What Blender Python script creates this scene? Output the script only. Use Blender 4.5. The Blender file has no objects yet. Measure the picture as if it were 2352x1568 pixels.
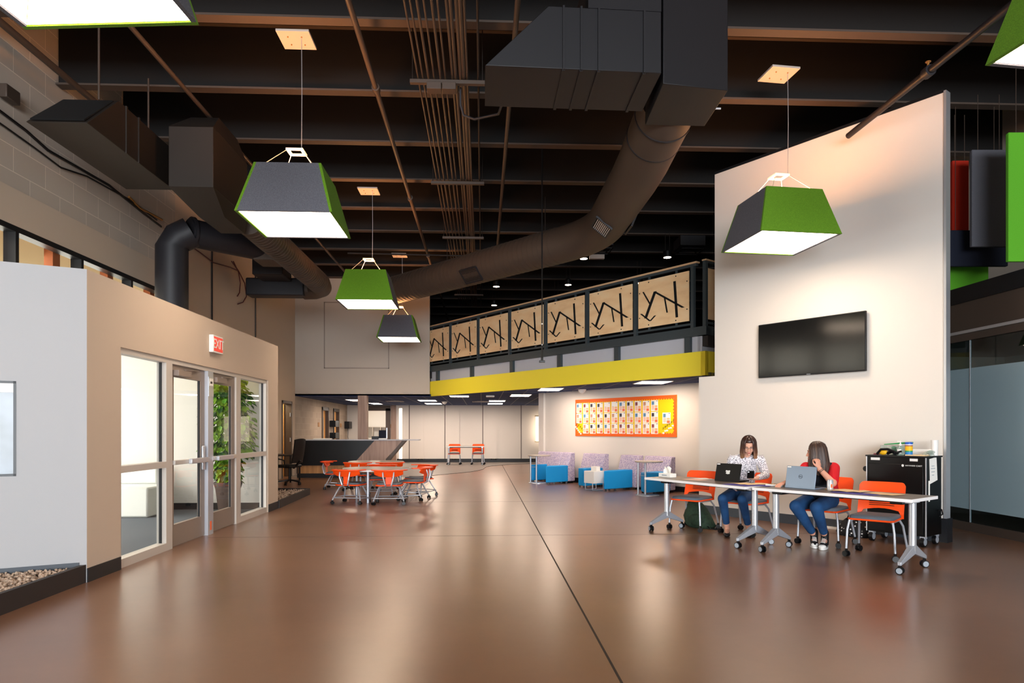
import bpy, math, random
from mathutils import Vector, Matrix, Quaternion
random.seed(7)
C = bpy.context.scene.collection
PI = math.pi
# ------------------------------------------------------------------ camera frame
H = 1.42; F_PX = 1550.0; HOR = 985.0; YAW = math.atan(68/1550.0)
SN, CS = math.sin(YAW), math.cos(YAW)
def W(lat, dep):                      # metres to the right / ahead of the camera -> world x, y
    return (lat*CS + dep*SN, -lat*SN + dep*CS)
def W3(lat, dep, z): x, y = W(lat, dep); return Vector((x, y, z))
def ang(lat, dep):                    # world angle of a direction given right/ahead
    x, y = W(lat, dep); return math.atan2(y, x)
def on_z(px, py, z=0.0):              # survey: point of a horizontal plane
    dep = (z-H)*F_PX/(HOR-py); return W3((px-1176)/F_PX*dep, dep, z)
def on_x(px, X, py=None):             # point of a plane x = X
    r = (px-1176)/F_PX; dep = X/(r*CS+SN)
    z = 0 if py is None else H+(HOR-py)*dep/F_PX
    return W3(r*dep, dep, z)
def on_y(px, Y, py=None):
    r = (px-1176)/F_PX; dep = Y/(-r*SN+CS)
    z = 0 if py is None else H+(HOR-py)*dep/F_PX
    return W3(r*dep, dep, z)
# skewed frame: a runs along the tall right wall away from the camera, b comes out of it into the hall
OL, OD = 5.418, 8.466
def S(a, b, z=0.0): return W3(OL-.6*a-.8*b, OD+.8*a-.6*b, z)
def a_at(px, b):
    r = (px-1176)/F_PX; d = (9.414-b)/(.8*r+.6)
    return (r*d-OL)*-.6 + (d-OD)*.8
SROT = ang(-.6, .8)                   # world angle of +a
def srgb(h):
    h = h.lstrip('#'); out = []
    for i in (0, 2, 4):
        c = int(h[i:i+2], 16)/255
        out.append(c/12.92 if c <= .04045 else ((c+.055)/1.055)**2.4)
    return tuple(out)+(1,)
# ------------------------------------------------------------------ materials
M = {}
def mat(name, col, rough=.5, metal=0, emit=None, estr=0, spec=.5, noise=None, bump=0, bscale=60, coat=0, trans=0, ior=1.45, alpha=1):
    m = bpy.data.materials.new(name); m.use_nodes = True; nt = m.node_tree
    b = nt.nodes['Principled BSDF']
    c = srgb(col) if isinstance(col, str) else col
    b.inputs['Base Color'].default_value = c
    b.inputs['Roughness'].default_value = rough; b.inputs['Metallic'].default_value = metal
    b.inputs['Specular IOR Level'].default_value = spec
    b.inputs['Coat Weight'].default_value = coat
    b.inputs['Transmission Weight'].default_value = trans; b.inputs['IOR'].default_value = ior
    b.inputs['Alpha'].default_value = alpha
    if emit: b.inputs['Emission Color'].default_value = srgb(emit); b.inputs['Emission Strength'].default_value = estr
    if noise or bump:
        tc = nt.nodes.new('ShaderNodeTexCoord')
        n = nt.nodes.new('ShaderNodeTexNoise'); n.inputs['Scale'].default_value = bscale; n.inputs['Detail'].default_value = 4
        nt.links.new(tc.outputs['Object'], n.inputs['Vector'])
        if noise:
            r = nt.nodes.new('ShaderNodeValToRGB')
            r.color_ramp.elements[0].position = .35; r.color_ramp.elements[1].position = .65
            r.color_ramp.elements[0].color = srgb(noise); r.color_ramp.elements[1].color = c
            nt.links.new(n.outputs['Fac'], r.inputs['Fac']); nt.links.new(r.outputs['Color'], b.inputs['Base Color'])
        if bump:
            bp = nt.nodes.new('ShaderNodeBump'); bp.inputs['Strength'].default_value = bump; bp.inputs['Distance'].default_value = .01
            nt.links.new(n.outputs['Fac'], bp.inputs['Height']); nt.links.new(bp.outputs['Normal'], b.inputs['Normal'])
    M[name] = m; return m
mat('drywall', '#dcd6cf', .85, bump=.05, bscale=120)
mat('drywall_cool', '#a9aaad', .85, bump=.05, bscale=120)
mat('drywall_entry', '#c6b4a2', .85, bump=.05, bscale=120)
mat('drywall_grey', '#bdb2a6', .85, bump=.05, bscale=120)
mat('upper_paint', '#cbb9a6', .8)
mat('dark_paint', '#2a2523', .8)
mat('ceiling_black', '#100d0c', .9)
mat('beam_paint', '#241d1a', .7)
mat('beam_shaded', '#100d0c', .8)
mat('beam_lit', '#4a3e36', .7)  # light from below put into the flange colour
mat('duct_paint', '#222126', .5)
mat('duct_brown', '#4a3d34', .55)
mat('duct_umber', '#2b241f', .55)
mat('conduit_paint', '#463a32', .5)
mat('base_black', '#17181c', .5)
mat('base_blue', '#3f464f', .5)
mat('alu', '#c3c6cc', .32, .6)
mat('alu_paint', '#c9c2bb', .45, .2)
mat('door_paint', '#8f8076', .5, .15)
mat('steel', '#b9bec8', .35, .45)
mat('white_plastic', '#eceae6', .4)
mat('white_paper', '#f3f0ea', .8)
mat('card_paper', '#f6f2ee', .8)
mat('tan_paper', '#f0cfa0', .8)
mat('purple_paper', '#5a50a8', .8)
mat('peach', '#f3c9b4', .8); mat('peach_orange', '#f2b98a', .8); mat('card_orange', '#f4764a', .8)
mat('photo_dark', '#3b3542', .6); mat('photo_red', '#8f4a50', .6); mat('photo_blue', '#5f8fb8', .6); mat('photo_tan', '#c99378', .6)
mat('board_yellow', '#fbd000', .7); mat('board_orange', '#f4661c', .6)
mat('orange', '#ff5212', .42, spec=.35)
mat('seat_grey', '#66707a', .75, noise='#59626c', bscale=250)
mat('black_plastic', '#0b0b0e', .4, spec=.4)
mat('duct_dark', '#151418', .5)
mat('joint_filler', '#2b211b', .8)
mat('black_gloss', '#040405', .35, spec=.3)
mat('caster_grey', '#9aa3ad', .4)
mat('tabletop_grey', '#6f655f', .35, noise='#675d57', bscale=90)
mat('tabletop_light', '#b3a79d', .3)
mat('edge_grey', '#ecebec', .4)
mat('felt_grey', '#6e6e76', .95, noise='#4e4e56', bscale=220, bump=.3)
mat('felt_green', '#6a9a1e', .95, noise='#547e14', bscale=160, bump=.3)
mat('felt_bright', '#62b32a', .95, noise='#55a322', bscale=160)
mat('felt_red', '#c02a14', .95); mat('felt_navy', '#151a2a', .95)
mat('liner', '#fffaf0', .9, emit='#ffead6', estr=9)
mat('lamp_warm', '#ffffff', .9, emit='#ffac6c', estr=49)
mat('troffer', '#ffffff', .9, emit='#ffe4cc', estr=24)
mat('down_glow', '#ffffff', .9, emit='#ffe3c4', estr=25)
mat('canopy_white', '#b9aea5', .6)
mat('navy_tile', '#0c2f66', .9)
mat('grid_white', '#6f7788', .6)
mat('yellow', '#fbe83c', .6)
mat('mezz_grey', '#b9bcc6', .6)
mat('mezz_dark', '#3a4347', .5)
mat('teal', '#0592d6', .6)
mat('oak_rail', '#d8b188', .5)
mat('slot', '#0c0b0c', .9)
mat('bench_white', '#e4e6e2', .6)
mat('curb', '#2b2422', .6)
mat('gravel', '#c6b09c', .9, noise='#9a8474', bscale=25)
mat('soil', '#5a4432', .95)
mat('leaf', '#4d8a1c', .5, noise='#86a92c', bscale=9)
mat('leaf_dark', '#1f4d1c', .5)
mat('bark', '#4b3626', .9)
mat('pot', '#4c3a33', .6)
mat('carpet_grey', '#5d646c', .95, noise='#4d545c', bscale=200)
mat('corridor_floor', '#7c7570', .4)
mat('screen', '#0b0c0d', .12)
mat('laptop_black', '#040406', .4, spec=.25); mat('laptop_grey', '#7d8da0', .35, .4)
mat('skin', '#e3ad94', .5, spec=.3); mat('skin_warm', '#dd9f86', .5, spec=.3)
mat('lips', '#b5585a', .5); mat('eye_dark', '#2a1c16', .4); mat('eye_white', '#e9e4e0', .4)
mat('hair_dark', '#3a1f16', .45); mat('hair_tip', '#8a5a34', .45); mat('hair_brown', '#3d2b24', .4); mat('hair_light', '#5e4536', .4)
mat('red_cloth', '#d3071d', .8); mat('navy_cloth', '#10151f', .8)
mat('jeans', '#1b4b7c', .8, noise='#123660', bscale=5)
mat('shoe_black', '#0e0e12', .6); mat('shoe_white', '#eceae6', .5)
mat('backpack', '#28402c', .8, noise='#1c2e22', bscale=30)
mat('clear_plastic', '#cfe3da', .2, trans=.6, alpha=.55)
mat('green_plastic', '#1f9a54', .4); mat('blue_lid', '#1458c0', .4); mat('label_yellow', '#f4b81a', .5); mat('label_blue', '#2c7fc4', .5); mat('label_orange','#e06a1c',.5)
mat('can', '#c9ccd2', .3, .5); mat('sign_red', '#e2473a', .5, emit='#ff3a2a', estr=.25)
mat('cable_red', '#5a2226', .5)
mat('brass', '#a8763a', .4, .3)
mat('window_glow', '#ffffff', .9, emit='#ffe9cc', estr=2.5)
mat('frame_dark', '#15181c', .4)
mat('frame_brown', '#4d4038', .5)
mat('warm_door', '#e0a862', .6)
mat('soffit', '#e9d6b0', .8)
mat('ext_brown', '#b0623a', .7)
def nodemat(name, fn):
    m = bpy.data.materials.new(name); m.use_nodes = True
    fn(m.node_tree, m.node_tree.nodes['Principled BSDF']); M[name] = m
def ramp(nt, src, stops):
    r = nt.nodes.new('ShaderNodeValToRGB'); e = r.color_ramp.elements
    while len(e) < len(stops): e.new(.5)
    for k, (p, c) in enumerate(stops): e[k].position = p; e[k].color = srgb(c) if isinstance(c, str) else (c, c, c, 1)
    nt.links.new(src, r.inputs['Fac']); return r
def f_floor(nt, b):
    tc = nt.nodes.new('ShaderNodeTexCoord')
    n = nt.nodes.new('ShaderNodeTexNoise'); n.inputs['Scale'].default_value = .8; n.inputs['Detail'].default_value = 3; n.inputs['Roughness'].default_value = .5
    n2 = nt.nodes.new('ShaderNodeTexNoise'); n2.inputs['Scale'].default_value = 14; n2.inputs['Detail'].default_value = 2
    for k in (n, n2): nt.links.new(tc.outputs['Object'], k.inputs['Vector'])
    r = ramp(nt, n.outputs['Fac'], [(.2, '#714e39'), (.8, '#89644c')])
    r2 = ramp(nt, n2.outputs['Fac'], [(.2, .92), (.8, 1.0)])
    mx = nt.nodes.new('ShaderNodeMix'); mx.data_type = 'RGBA'; mx.blend_type = 'MULTIPLY'; mx.inputs[0].default_value = 1
    nt.links.new(r.outputs['Color'], mx.inputs[6]); nt.links.new(r2.outputs['Color'], mx.inputs[7])
    nt.links.new(mx.outputs[2], b.inputs['Base Color'])
    b.inputs['Roughness'].default_value = .29
    b.inputs['Specular IOR Level'].default_value = .6; b.inputs['Coat Weight'].default_value = .3; b.inputs['Coat Roughness'].default_value = .28
nodemat('polished_concrete', f_floor)
def cmu(c1, c2, mortar, bw=.4, rh=.2):
    def f(nt, b):
        tc = nt.nodes.new('ShaderNodeTexCoord'); mp = nt.nodes.new('ShaderNodeMapping')
        mp.inputs['Rotation'].default_value = (PI/2, 0, PI/2)
        sep = nt.nodes.new('ShaderNodeSeparateXYZ'); cmb = nt.nodes.new('ShaderNodeCombineXYZ')
        nt.links.new(tc.outputs['Object'], sep.inputs[0])
        nt.links.new(sep.outputs['Y'], cmb.inputs['X']); nt.links.new(sep.outputs['Z'], cmb.inputs['Y'])
        br = nt.nodes.new('ShaderNodeTexBrick'); br.inputs['Scale'].default_value = 1
        br.inputs['Brick Width'].default_value = bw; br.inputs['Row Height'].default_value = rh; br.inputs['Mortar Size'].default_value = .006
        br.inputs['Color1'].default_value = srgb(c1); br.inputs['Color2'].default_value = srgb(c2); br.inputs['Mortar'].default_value = srgb(mortar)
        nt.links.new(cmb.outputs[0], br.inputs['Vector']); nt.links.new(br.outputs['Color'], b.inputs['Base Color'])
        bp = nt.nodes.new('ShaderNodeBump'); bp.inputs['Strength'].default_value = .5; bp.inputs['Distance'].default_value = .01; bp.invert = True
        nt.links.new(br.outputs['Fac'], bp.inputs['Height']); nt.links.new(bp.outputs['Normal'], b.inputs['Normal'])
        b.inputs['Roughness'].default_value = .8
    return f
nodemat('cmu_dark', cmu('#bfb3a6', '#b9ada0', '#dccfc0', .61, .305))
nodemat('cmu_light', cmu('#b3a494', '#a79888', '#bbad9d'))
def wood(c1, c2, c3, axis='X', scale=14, stretch=.05):
    def f(nt, b):
        tc = nt.nodes.new('ShaderNodeTexCoord'); mp = nt.nodes.new('ShaderNodeMapping')
        sc = [1, 1, 1]; sc['XYZ'.index(axis)] = stretch
        mp.inputs['Scale'].default_value = sc
        n = nt.nodes.new('ShaderNodeTexNoise'); n.inputs['Scale'].default_value = scale; n.inputs['Detail'].default_value = 5
        nt.links.new(tc.outputs['Object'], mp.inputs['Vector']); nt.links.new(mp.outputs[0], n.inputs['Vector'])
        r = ramp(nt, n.outputs['Fac'], [(.3, c1), (.5, c2), (.7, c3)])
        nt.links.new(r.outputs['Color'], b.inputs['Base Color']); b.inputs['Roughness'].default_value = .45
    return f
nodemat('plywood', wood('#f2c593', '#fdd5a2', '#ffe0b4', 'X', 5, .35))
nodemat('wood_grey', wood('#7d6253', '#96796a', '#a98d7c', 'Z'))
nodemat('wood_warm', wood('#9a6b40', '#b58452', '#c99a66', 'Z'))
def f_purple(nt, b):
    tc = nt.nodes.new('ShaderNodeTexCoord')
    v = nt.nodes.new('ShaderNodeTexVoronoi'); v.inputs['Scale'].default_value = 58; v.feature = 'F1'
    nt.links.new(tc.outputs['Object'], v.inputs['Vector'])
    r = ramp(nt, v.outputs['Distance'], [(.0, '#5a4f92'), (.34, '#7468a6'), (.44, '#c9bccb')])
    nt.links.new(r.outputs['Color'], b.inputs['Base Color']); b.inputs['Roughness'].default_value = .85
nodemat('purple_fabric', f_purple)
def f_dots(base, dot, scale, thr):
    def f(nt, b):
        tc = nt.nodes.new('ShaderNodeTexCoord')
        v = nt.nodes.new('ShaderNodeTexVoronoi'); v.inputs['Scale'].default_value = scale; v.inputs['Randomness'].default_value = .6
        nt.links.new(tc.outputs['Object'], v.inputs['Vector'])
        r = ramp(nt, v.outputs['Distance'], [(thr, dot), (thr+.06, base)])
        nt.links.new(r.outputs['Color'], b.inputs['Base Color']); b.inputs['Roughness'].default_value = .85
    return f
nodemat('dotted_blouse', f_dots('#ece8ee', '#26263e', 74, .36))
nodemat('dotted_bag', f_dots('#0c0c10', '#f0efee', 22, .20))
def front_fresnel(nt, ior):
    fr = nt.nodes.new('ShaderNodeFresnel'); fr.inputs['IOR'].default_value = ior
    g = nt.nodes.new('ShaderNodeNewGeometry'); iv = nt.nodes.new('ShaderNodeMath'); iv.operation = 'SUBTRACT'; iv.inputs[0].default_value = 1
    mu = nt.nodes.new('ShaderNodeMath'); mu.operation = 'MULTIPLY'
    nt.links.new(g.outputs['Backfacing'], iv.inputs[1]); nt.links.new(iv.outputs[0], mu.inputs[0]); nt.links.new(fr.outputs[0], mu.inputs[1]); return mu
def f_ombre(nt, b):
    tc = nt.nodes.new('ShaderNodeTexCoord'); sep = nt.nodes.new('ShaderNodeSeparateXYZ'); nt.links.new(tc.outputs['Object'], sep.inputs[0])
    n = nt.nodes.new('ShaderNodeTexNoise'); n.inputs['Scale'].default_value = 60; nt.links.new(tc.outputs['Object'], n.inputs['Vector'])
    ad = nt.nodes.new('ShaderNodeMath'); ad.operation = 'MULTIPLY_ADD'; ad.inputs[1].default_value = .10; nt.links.new(n.outputs['Fac'], ad.inputs[0]); nt.links.new(sep.outputs['Z'], ad.inputs[2])
    mr = nt.nodes.new('ShaderNodeMapRange'); mr.inputs[1].default_value = 1.08; mr.inputs[2].default_value = 1.27; nt.links.new(ad.outputs[0], mr.inputs[0])
    r = ramp(nt, mr.outputs[0], [(0, '#96663c'), (.5, '#5c3522'), (1, '#331a12')]); nt.links.new(r.outputs['Color'], b.inputs['Base Color']); b.inputs['Roughness'].default_value = .4
nodemat('hair_ombre', f_ombre)
def f_film(nt, b):
    # glass with a frosted film band between knee and head height
    out = nt.nodes['Material Output']
    tc = nt.nodes.new('ShaderNodeTexCoord'); sep = nt.nodes.new('ShaderNodeSeparateXYZ'); nt.links.new(tc.outputs['Object'], sep.inputs[0])
    g1 = nt.nodes.new('ShaderNodeMath'); g1.operation = 'GREATER_THAN'; g1.inputs[1].default_value = .30
    g2 = nt.nodes.new('ShaderNodeMath'); g2.operation = 'LESS_THAN'; g2.inputs[1].default_value = 2.27
    mu = nt.nodes.new('ShaderNodeMath'); mu.operation = 'MULTIPLY'
    nt.links.new(sep.outputs['Z'], g1.inputs[0]); nt.links.new(sep.outputs['Z'], g2.inputs[0])
    nt.links.new(g1.outputs[0], mu.inputs[0]); nt.links.new(g2.outputs[0], mu.inputs[1])
    b.inputs['Base Color'].default_value = srgb('#9db6c0'); b.inputs['Roughness'].default_value = .12; b.inputs['Specular IOR Level'].default_value = .8
    tr = nt.nodes.new('ShaderNodeBsdfTransparent'); tr.inputs[0].default_value = (.72, .82, .84, 1)
    gl = nt.nodes.new('ShaderNodeBsdfGlossy'); gl.inputs['Roughness'].default_value = .01
    fr = front_fresnel(nt, 1.75)
    m1 = nt.nodes.new('ShaderNodeMixShader'); m2 = nt.nodes.new('ShaderNodeMixShader')
    nt.links.new(fr.outputs[0], m1.inputs[0]); nt.links.new(tr.outputs[0], m1.inputs[1]); nt.links.new(gl.outputs[0], m1.inputs[2])
    nt.links.new(mu.outputs[0], m2.inputs[0]); nt.links.new(m1.outputs[0], m2.inputs[1]); nt.links.new(b.outputs[0], m2.inputs[2])
    nt.links.new(m2.outputs[0], out.inputs['Surface'])
nodemat('film_glass', f_film)
def f_glass(nt, b):
    out = nt.nodes['Material Output']
    tr = nt.nodes.new('ShaderNodeBsdfTransparent'); tr.inputs[0].default_value = (.95, .97, .97, 1)
    gl = nt.nodes.new('ShaderNodeBsdfGlossy'); gl.inputs['Roughness'].default_value = .01
    fr = front_fresnel(nt, 1.3)
    m1 = nt.nodes.new('ShaderNodeMixShader')
    nt.links.new(fr.outputs[0], m1.inputs[0]); nt.links.new(tr.outputs[0], m1.inputs[1]); nt.links.new(gl.outputs[0], m1.inputs[2])
    nt.links.new(m1.outputs[0], out.inputs['Surface'])
nodemat('glass', f_glass)
def f_niche(nt, b):
    tc = nt.nodes.new('ShaderNodeTexCoord'); n = nt.nodes.new('ShaderNodeTexNoise'); n.inputs['Scale'].default_value = 3
    nt.links.new(tc.outputs['Object'], n.inputs['Vector'])
    r = ramp(nt, n.outputs['Fac'], [(.35, '#6f7778'), (.65, '#8c97a3')])
    nt.links.new(r.outputs['Color'], b.inputs['Base Color']); b.inputs['Roughness'].default_value = .3
nodemat('niche_glass', f_niche)
# ------------------------------------------------------------------ mesh builder
class MB:
    def __init__(s): s.v = []; s.f = []; s.m = []; s.mi = 0
    def add(s, vs, fs):
        o = len(s.v); s.v += [tuple(v) for v in vs]; s.f += [tuple(o+i for i in f) for f in fs]; s.m += [s.mi]*len(fs); return s
    def mat(s, i): s.mi = i; return s
    def box(s, x0, y0, z0, x1, y1, z1):
        return s.hexa([(x0, y0, z0), (x1, y0, z0), (x1, y1, z0), (x0, y1, z0)], [(x0, y0, z1), (x1, y0, z1), (x1, y1, z1), (x0, y1, z1)])
    def hexa(s, b, t):
        return s.add(list(b)+list(t), [(3, 2, 1, 0), (4, 5, 6, 7), (0, 1, 5, 4), (1, 2, 6, 5), (2, 3, 7, 6), (3, 0, 4, 7)])
    def prism(s, pts, z0, z1):
        n = len(pts); a = sum(pts[i][0]*pts[(i+1) % n][1]-pts[(i+1) % n][0]*pts[i][1] for i in range(n))
        if a < 0: pts = pts[::-1]
        vs = [(p[0], p[1], z0) for p in pts]+[(p[0], p[1], z1) for p in pts]
        return s.add(vs, [tuple(range(n-1, -1, -1)), tuple(range(n, 2*n))]+[(i, (i+1) % n, n+(i+1) % n, n+i) for i in range(n)])
    def extr(s, pts, d):          # planar 3d polygon pushed by vector d
        n = len(pts); d = Vector(d); vs = [Vector(p) for p in pts]; vs += [p+d for p in vs]
        return s.add(vs, [tuple(range(n-1, -1, -1)), tuple(range(n, 2*n))]+[(i, (i+1) % n, n+(i+1) % n, n+i) for i in range(n)])
    def beam(s, p, q, w, h, up=(0, 0, 1)):   # square bar between two points
        p, q = Vector(p), Vector(q); d = (q-p).normalized(); up = Vector(up)
        if abs(d.dot(up)) > .99: up = Vector((1, 0, 0))
        r = d.cross(up).normalized(); u = r.cross(d)
        c = [(-1, -1), (1, -1), (1, 1), (-1, 1)]
        return s.hexa([p+r*a*w/2+u*b*h/2 for a, b in c], [q+r*a*w/2+u*b*h/2 for a, b in c])
    def tube(s, pts, r, n=10, flat=1.0, caps=True):
        pts = [Vector(p) for p in pts]; rs = r if isinstance(r, (list, tuple)) else [r]*len(pts)
        vs = []; prev = None
        for i, p in enumerate(pts):
            d = (pts[min(i+1, len(pts)-1)]-pts[max(i-1, 0)]).normalized()
            if prev is None:
                a = Vector((0, 0, 1)) if abs(d.z) < .9 else Vector((1, 0, 0)); x = d.cross(a).normalized()
            else: x = (prev-d*prev.dot(d)).normalized()
            prev = x; y = d.cross(x)
            for k in range(n):
                t = 2*PI*k/n; vs.append(p+(x*math.cos(t)+y*math.sin(t)*flat)*rs[i])
        m = len(pts); fs = [(i*n+k, i*n+(k+1) % n, (i+1)*n+(k+1) % n, (i+1)*n+k) for i in range(m-1) for k in range(n)]
        if caps: fs += [tuple(range(n-1, -1, -1)), tuple((m-1)*n+k for k in range(n))]
        return s.add(vs, fs)
    def cyl(s, p, q, r, n=20, r2=None): return s.tube([p, q], [r, r if r2 is None else r2], n)
    def lathe(s, prof, n=24, c=(0, 0), ang0=0, ang1=2*PI):
        vs = [(c[0]+r*math.cos(2*PI*k/n), c[1]+r*math.sin(2*PI*k/n), z) for r, z in prof for k in range(n)]
        m = len(prof); fs = [(i*n+k, i*n+(k+1) % n, (i+1)*n+(k+1) % n, (i+1)*n+k) for i in range(m-1) for k in range(n)]
        fs += [tuple(range(n-1, -1, -1)), tuple((m-1)*n+k for k in range(n))]
        return s.add(vs, fs)
    def ell(s, c, r, n=14, m=10, rot=None):
        r = r if isinstance(r, (tuple, list)) else (r, r, r); c = Vector(c); vs = []
        def P(x, y, z):
            v = Vector((x*r[0], y*r[1], z*r[2]))
            if rot is not None: v = rot @ v
            return c+v
        vs.append(P(0, 0, -1))
        for j in range(1, m):
            t = -PI/2+PI*j/m
            for k in range(n): vs.append(P(math.cos(t)*math.cos(2*PI*k/n), math.cos(t)*math.sin(2*PI*k/n), math.sin(t)))
        vs.append(P(0, 0, 1)); fs = [(0, 1+(k+1) % n, 1+k) for k in range(n)]
        for j in range(m-2):
            for k in range(n): a = 1+j*n; fs.append((a+k, a+(k+1) % n, a+n+(k+1) % n, a+n+k))
        L = len(vs)-1; a = 1+(m-2)*n; fs += [(a+k, a+(k+1) % n, L) for k in range(n)]
        return s.add(vs, fs)
    def cap(s, p, r0, q, r1, n=12):
        s.ell(p, r0, n, 8); s.ell(q, r1, n, 8); return s.tube([p, q], [r0, r1], n)
    def sheet(s, xs, zt, zb, yf, th, nz=8):   # curved upright plate between zb(x) and zt(x)
        cols = []
        for side in (0, 1):
            for x in xs:
                a, b = zb(x), zt(x)
                for j in range(nz+1):
                    z = a+(b-a)*j/nz; s_ = (x, yf(x, z)+(th if side else 0), z); cols.append(s_)
        n, m = len(xs), nz+1; o = n*m; fs = []
        for i in range(n-1):
            for j in range(nz):
                a = i*m+j; fs.append((a, a+m, a+m+1, a+1)); fs.append((o+a+1, o+a+m+1, o+a+m, o+a))
            a = i*m; fs.append((a+m, a, o+a, o+a+m)); a = i*m+nz; fs.append((a, a+m, o+a+m, o+a))
        for j in range(nz):
            fs.append((j, j+1, o+j+1, o+j)); a = (n-1)*m+j; fs.append((a+1, a, o+a, o+a+1))
        return s.add(cols, fs)
    def build(s, name, mats, parent=None, bevel=0, loc=None, rot=0, smooth=40):
        me = bpy.data.meshes.new(name); me.from_pydata(s.v, [], s.f)
        for m in (mats if isinstance(mats, (list, tuple)) else [mats]): me.materials.append(M[m])
        if len(set(s.m)) > 1 or s.m and s.m[0]: me.polygons.foreach_set('material_index', s.m)
        if smooth:
            me.shade_smooth(); me.set_sharp_from_angle(angle=math.radians(smooth))
        o = bpy.data.objects.new(name, me); C.objects.link(o)
        if parent is not None: o.parent = parent
        if loc is not None: o.location = loc; o.rotation_euler = (0, 0, rot)
        if bevel:
            b = o.modifiers.new('bevel', 'BEVEL'); b.width = bevel; b.segments = 2; b.limit_method = 'ANGLE'
        return o
def tag(o, label, cat, group=None):
    o['label'] = label; o['category'] = cat
    if group: o['group'] = group
    return o
def thing(name, label, cat, loc=(0, 0, 0), rot=0, group=None):
    o = bpy.data.objects.new(name, None); C.objects.link(o); o.location = loc; o.rotation_euler = (0, 0, rot); o.empty_display_size = .1
    return tag(o, label, cat, group)
def struct(name, mb, m, parent=None, **k):
    o = mb.build(name, m, parent, **k)
    if parent is None: o['kind'] = 'structure'
    return o
def sgroup(name, loc=(0, 0, 0), rot=0):
    o = bpy.data.objects.new(name, None); C.objects.link(o); o.location = loc; o.rotation_euler = (0, 0, rot); o['kind'] = 'structure'; return o
def dup(root, loc, rot, label=None, group=None):
    r = root.copy(); C.objects.link(r); r.location = loc; r.rotation_euler = (0, 0, rot)
    if label: r['label'] = label
    if group: r['group'] = group
    for ch in list(root.children):
        c = ch.copy(); C.objects.link(c); c.parent = r
        for g in list(ch.children): d = g.copy(); C.objects.link(d); d.parent = c
    return r
def text_mesh(s, size, name, m, parent, loc, rot, depth=.002, align='CENTER'):
    cu = bpy.data.curves.new(name, 'FONT'); cu.body = s; cu.size = size; cu.extrude = depth; cu.align_x = align; cu.align_y = 'CENTER'
    t = bpy.data.objects.new(name, cu); C.objects.link(t)
    bpy.context.view_layer.update(); dg = bpy.context.evaluated_depsgraph_get()
    me = bpy.data.meshes.new_from_object(t.evaluated_get(dg)); bpy.data.objects.remove(t)
    me.materials.clear(); me.materials.append(M[m])
    o = bpy.data.objects.new(name, me); C.objects.link(o); o.parent = parent; o.location = loc; o.rotation_euler = rot; return o
def area(name, loc, target, sx, sy, power, col=(1, 1, 1)):
    l = bpy.data.lights.new(name, 'AREA'); l.shape = 'RECTANGLE'; l.size = sx; l.size_y = sy; l.energy = power; l.color = col
    o = bpy.data.objects.new(name, l); C.objects.link(o); o.location = loc
    d = Vector(target)-Vector(loc); o.rotation_euler = d.to_track_quat('-Z', 'Y').to_euler(); return o
# ================================================================== SHELL
XL, XE, YB, YF = -5.75, -3.66, 21.0, 29.0
def rects(u0, u1, z0, z1, holes):
    us = sorted({u0, u1} | {h[i] for h in holes for i in (0, 1)}); zs = sorted({z0, z1} | {h[i] for h in holes for i in (2, 3)})
    us = [u for u in us if u0 <= u <= u1]; zs = [z for z in zs if z0 <= z <= z1]; out = []
    for i in range(len(us)-1):
        run = None
        for j in range(len(zs)-1):
            uc, zc = (us[i]+us[i+1])/2, (zs[j]+zs[j+1])/2
            if any(h[0] < uc < h[1] and h[2] < zc < h[3] for h in holes):
                if run: out.append(run); run = None
            else: run = (us[i], us[i+1], run[2] if run else zs[j], zs[j+1])
        if run: out.append(run)
    return out
def wallx(name, X, y0, y1, z0, z1, m, holes=(), th=.2, side=-1):
    b = MB()
    for u0, u1, a, c in rects(y0, y1, z0, z1, holes): b.box(min(X, X+side*th), u0, a, max(X, X+side*th), u1, c)
    return struct(name, b, m)
def wally(name, Y, x0, x1, z0, z1, m, holes=(), th=.2, side=1):
    b = MB()
    for u0, u1, a, c in rects(x0, x1, z0, z1, holes): b.box(u0, min(Y, Y+side*th), a, u1, max(Y, Y+side*th), c)
    return struct(name, b, m)
# floor with the saw cut joints as thin grooves filled dark
b = MB(); b.box(-9, -16, -.2, 12, 34, 0); struct('floor', b, 'polished_concrete')
b = MB(); b.box(.772, -15.8, 0, .787, YF-1.3, .0015)
struct('trim_1', b, 'joint_filler')
b = MB(); b.box(-2.6, 13.2, 0, 1.6, 13.206, .001); b.box(-3.6, 9.0, 0, .77, 9.006, .001); b.box(.79, 9.0, 0, 6.7, 9.006, .001)
b.box(-1.42, 13.2, 0, -1.414, 18, .001)
struct('trim_2', b, 'conduit_paint')
# grey corridor floor with its wavy border
pts = [on_z(940, 1094), on_z(985, 1092.5), on_z(1035, 1088), (on_z(1080, 1083.5)), on_z(1108, 1078), on_z(1113, 1074.5), on_z(1122, 1071), on_z(1150, 1068), on_z(1185, 1066), on_z(1235, 1064.2)]
sm = []
for i in range(len(pts)-1):
    p0, p1, p2, p3 = pts[max(i-1, 0)], pts[i], pts[i+1], pts[min(i+2, len(pts)-1)]
    for k in range(6):
        t = k/6; sm.append(.5*((2*p1)+(-p0+p2)*t+(2*p0-5*p1+4*p2-p3)*t*t+(-p0+3*p1-3*p2+p3)*t**3))
sm.append(pts[-1])
poly = [(XL, sm[0].y)]+[(p.x, p.y) for p in sm]+[(3.2, YF-.9), (6, YF), (XL, YF)]
b = MB(); b.prism(poly, 0, .004); struct('floor_corridor', b, 'corridor_floor')
b = MB(); b.tube([(p.x, p.y, .004) for p in sm], .006, 5); struct('trim_3', b, 'slot')
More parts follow.
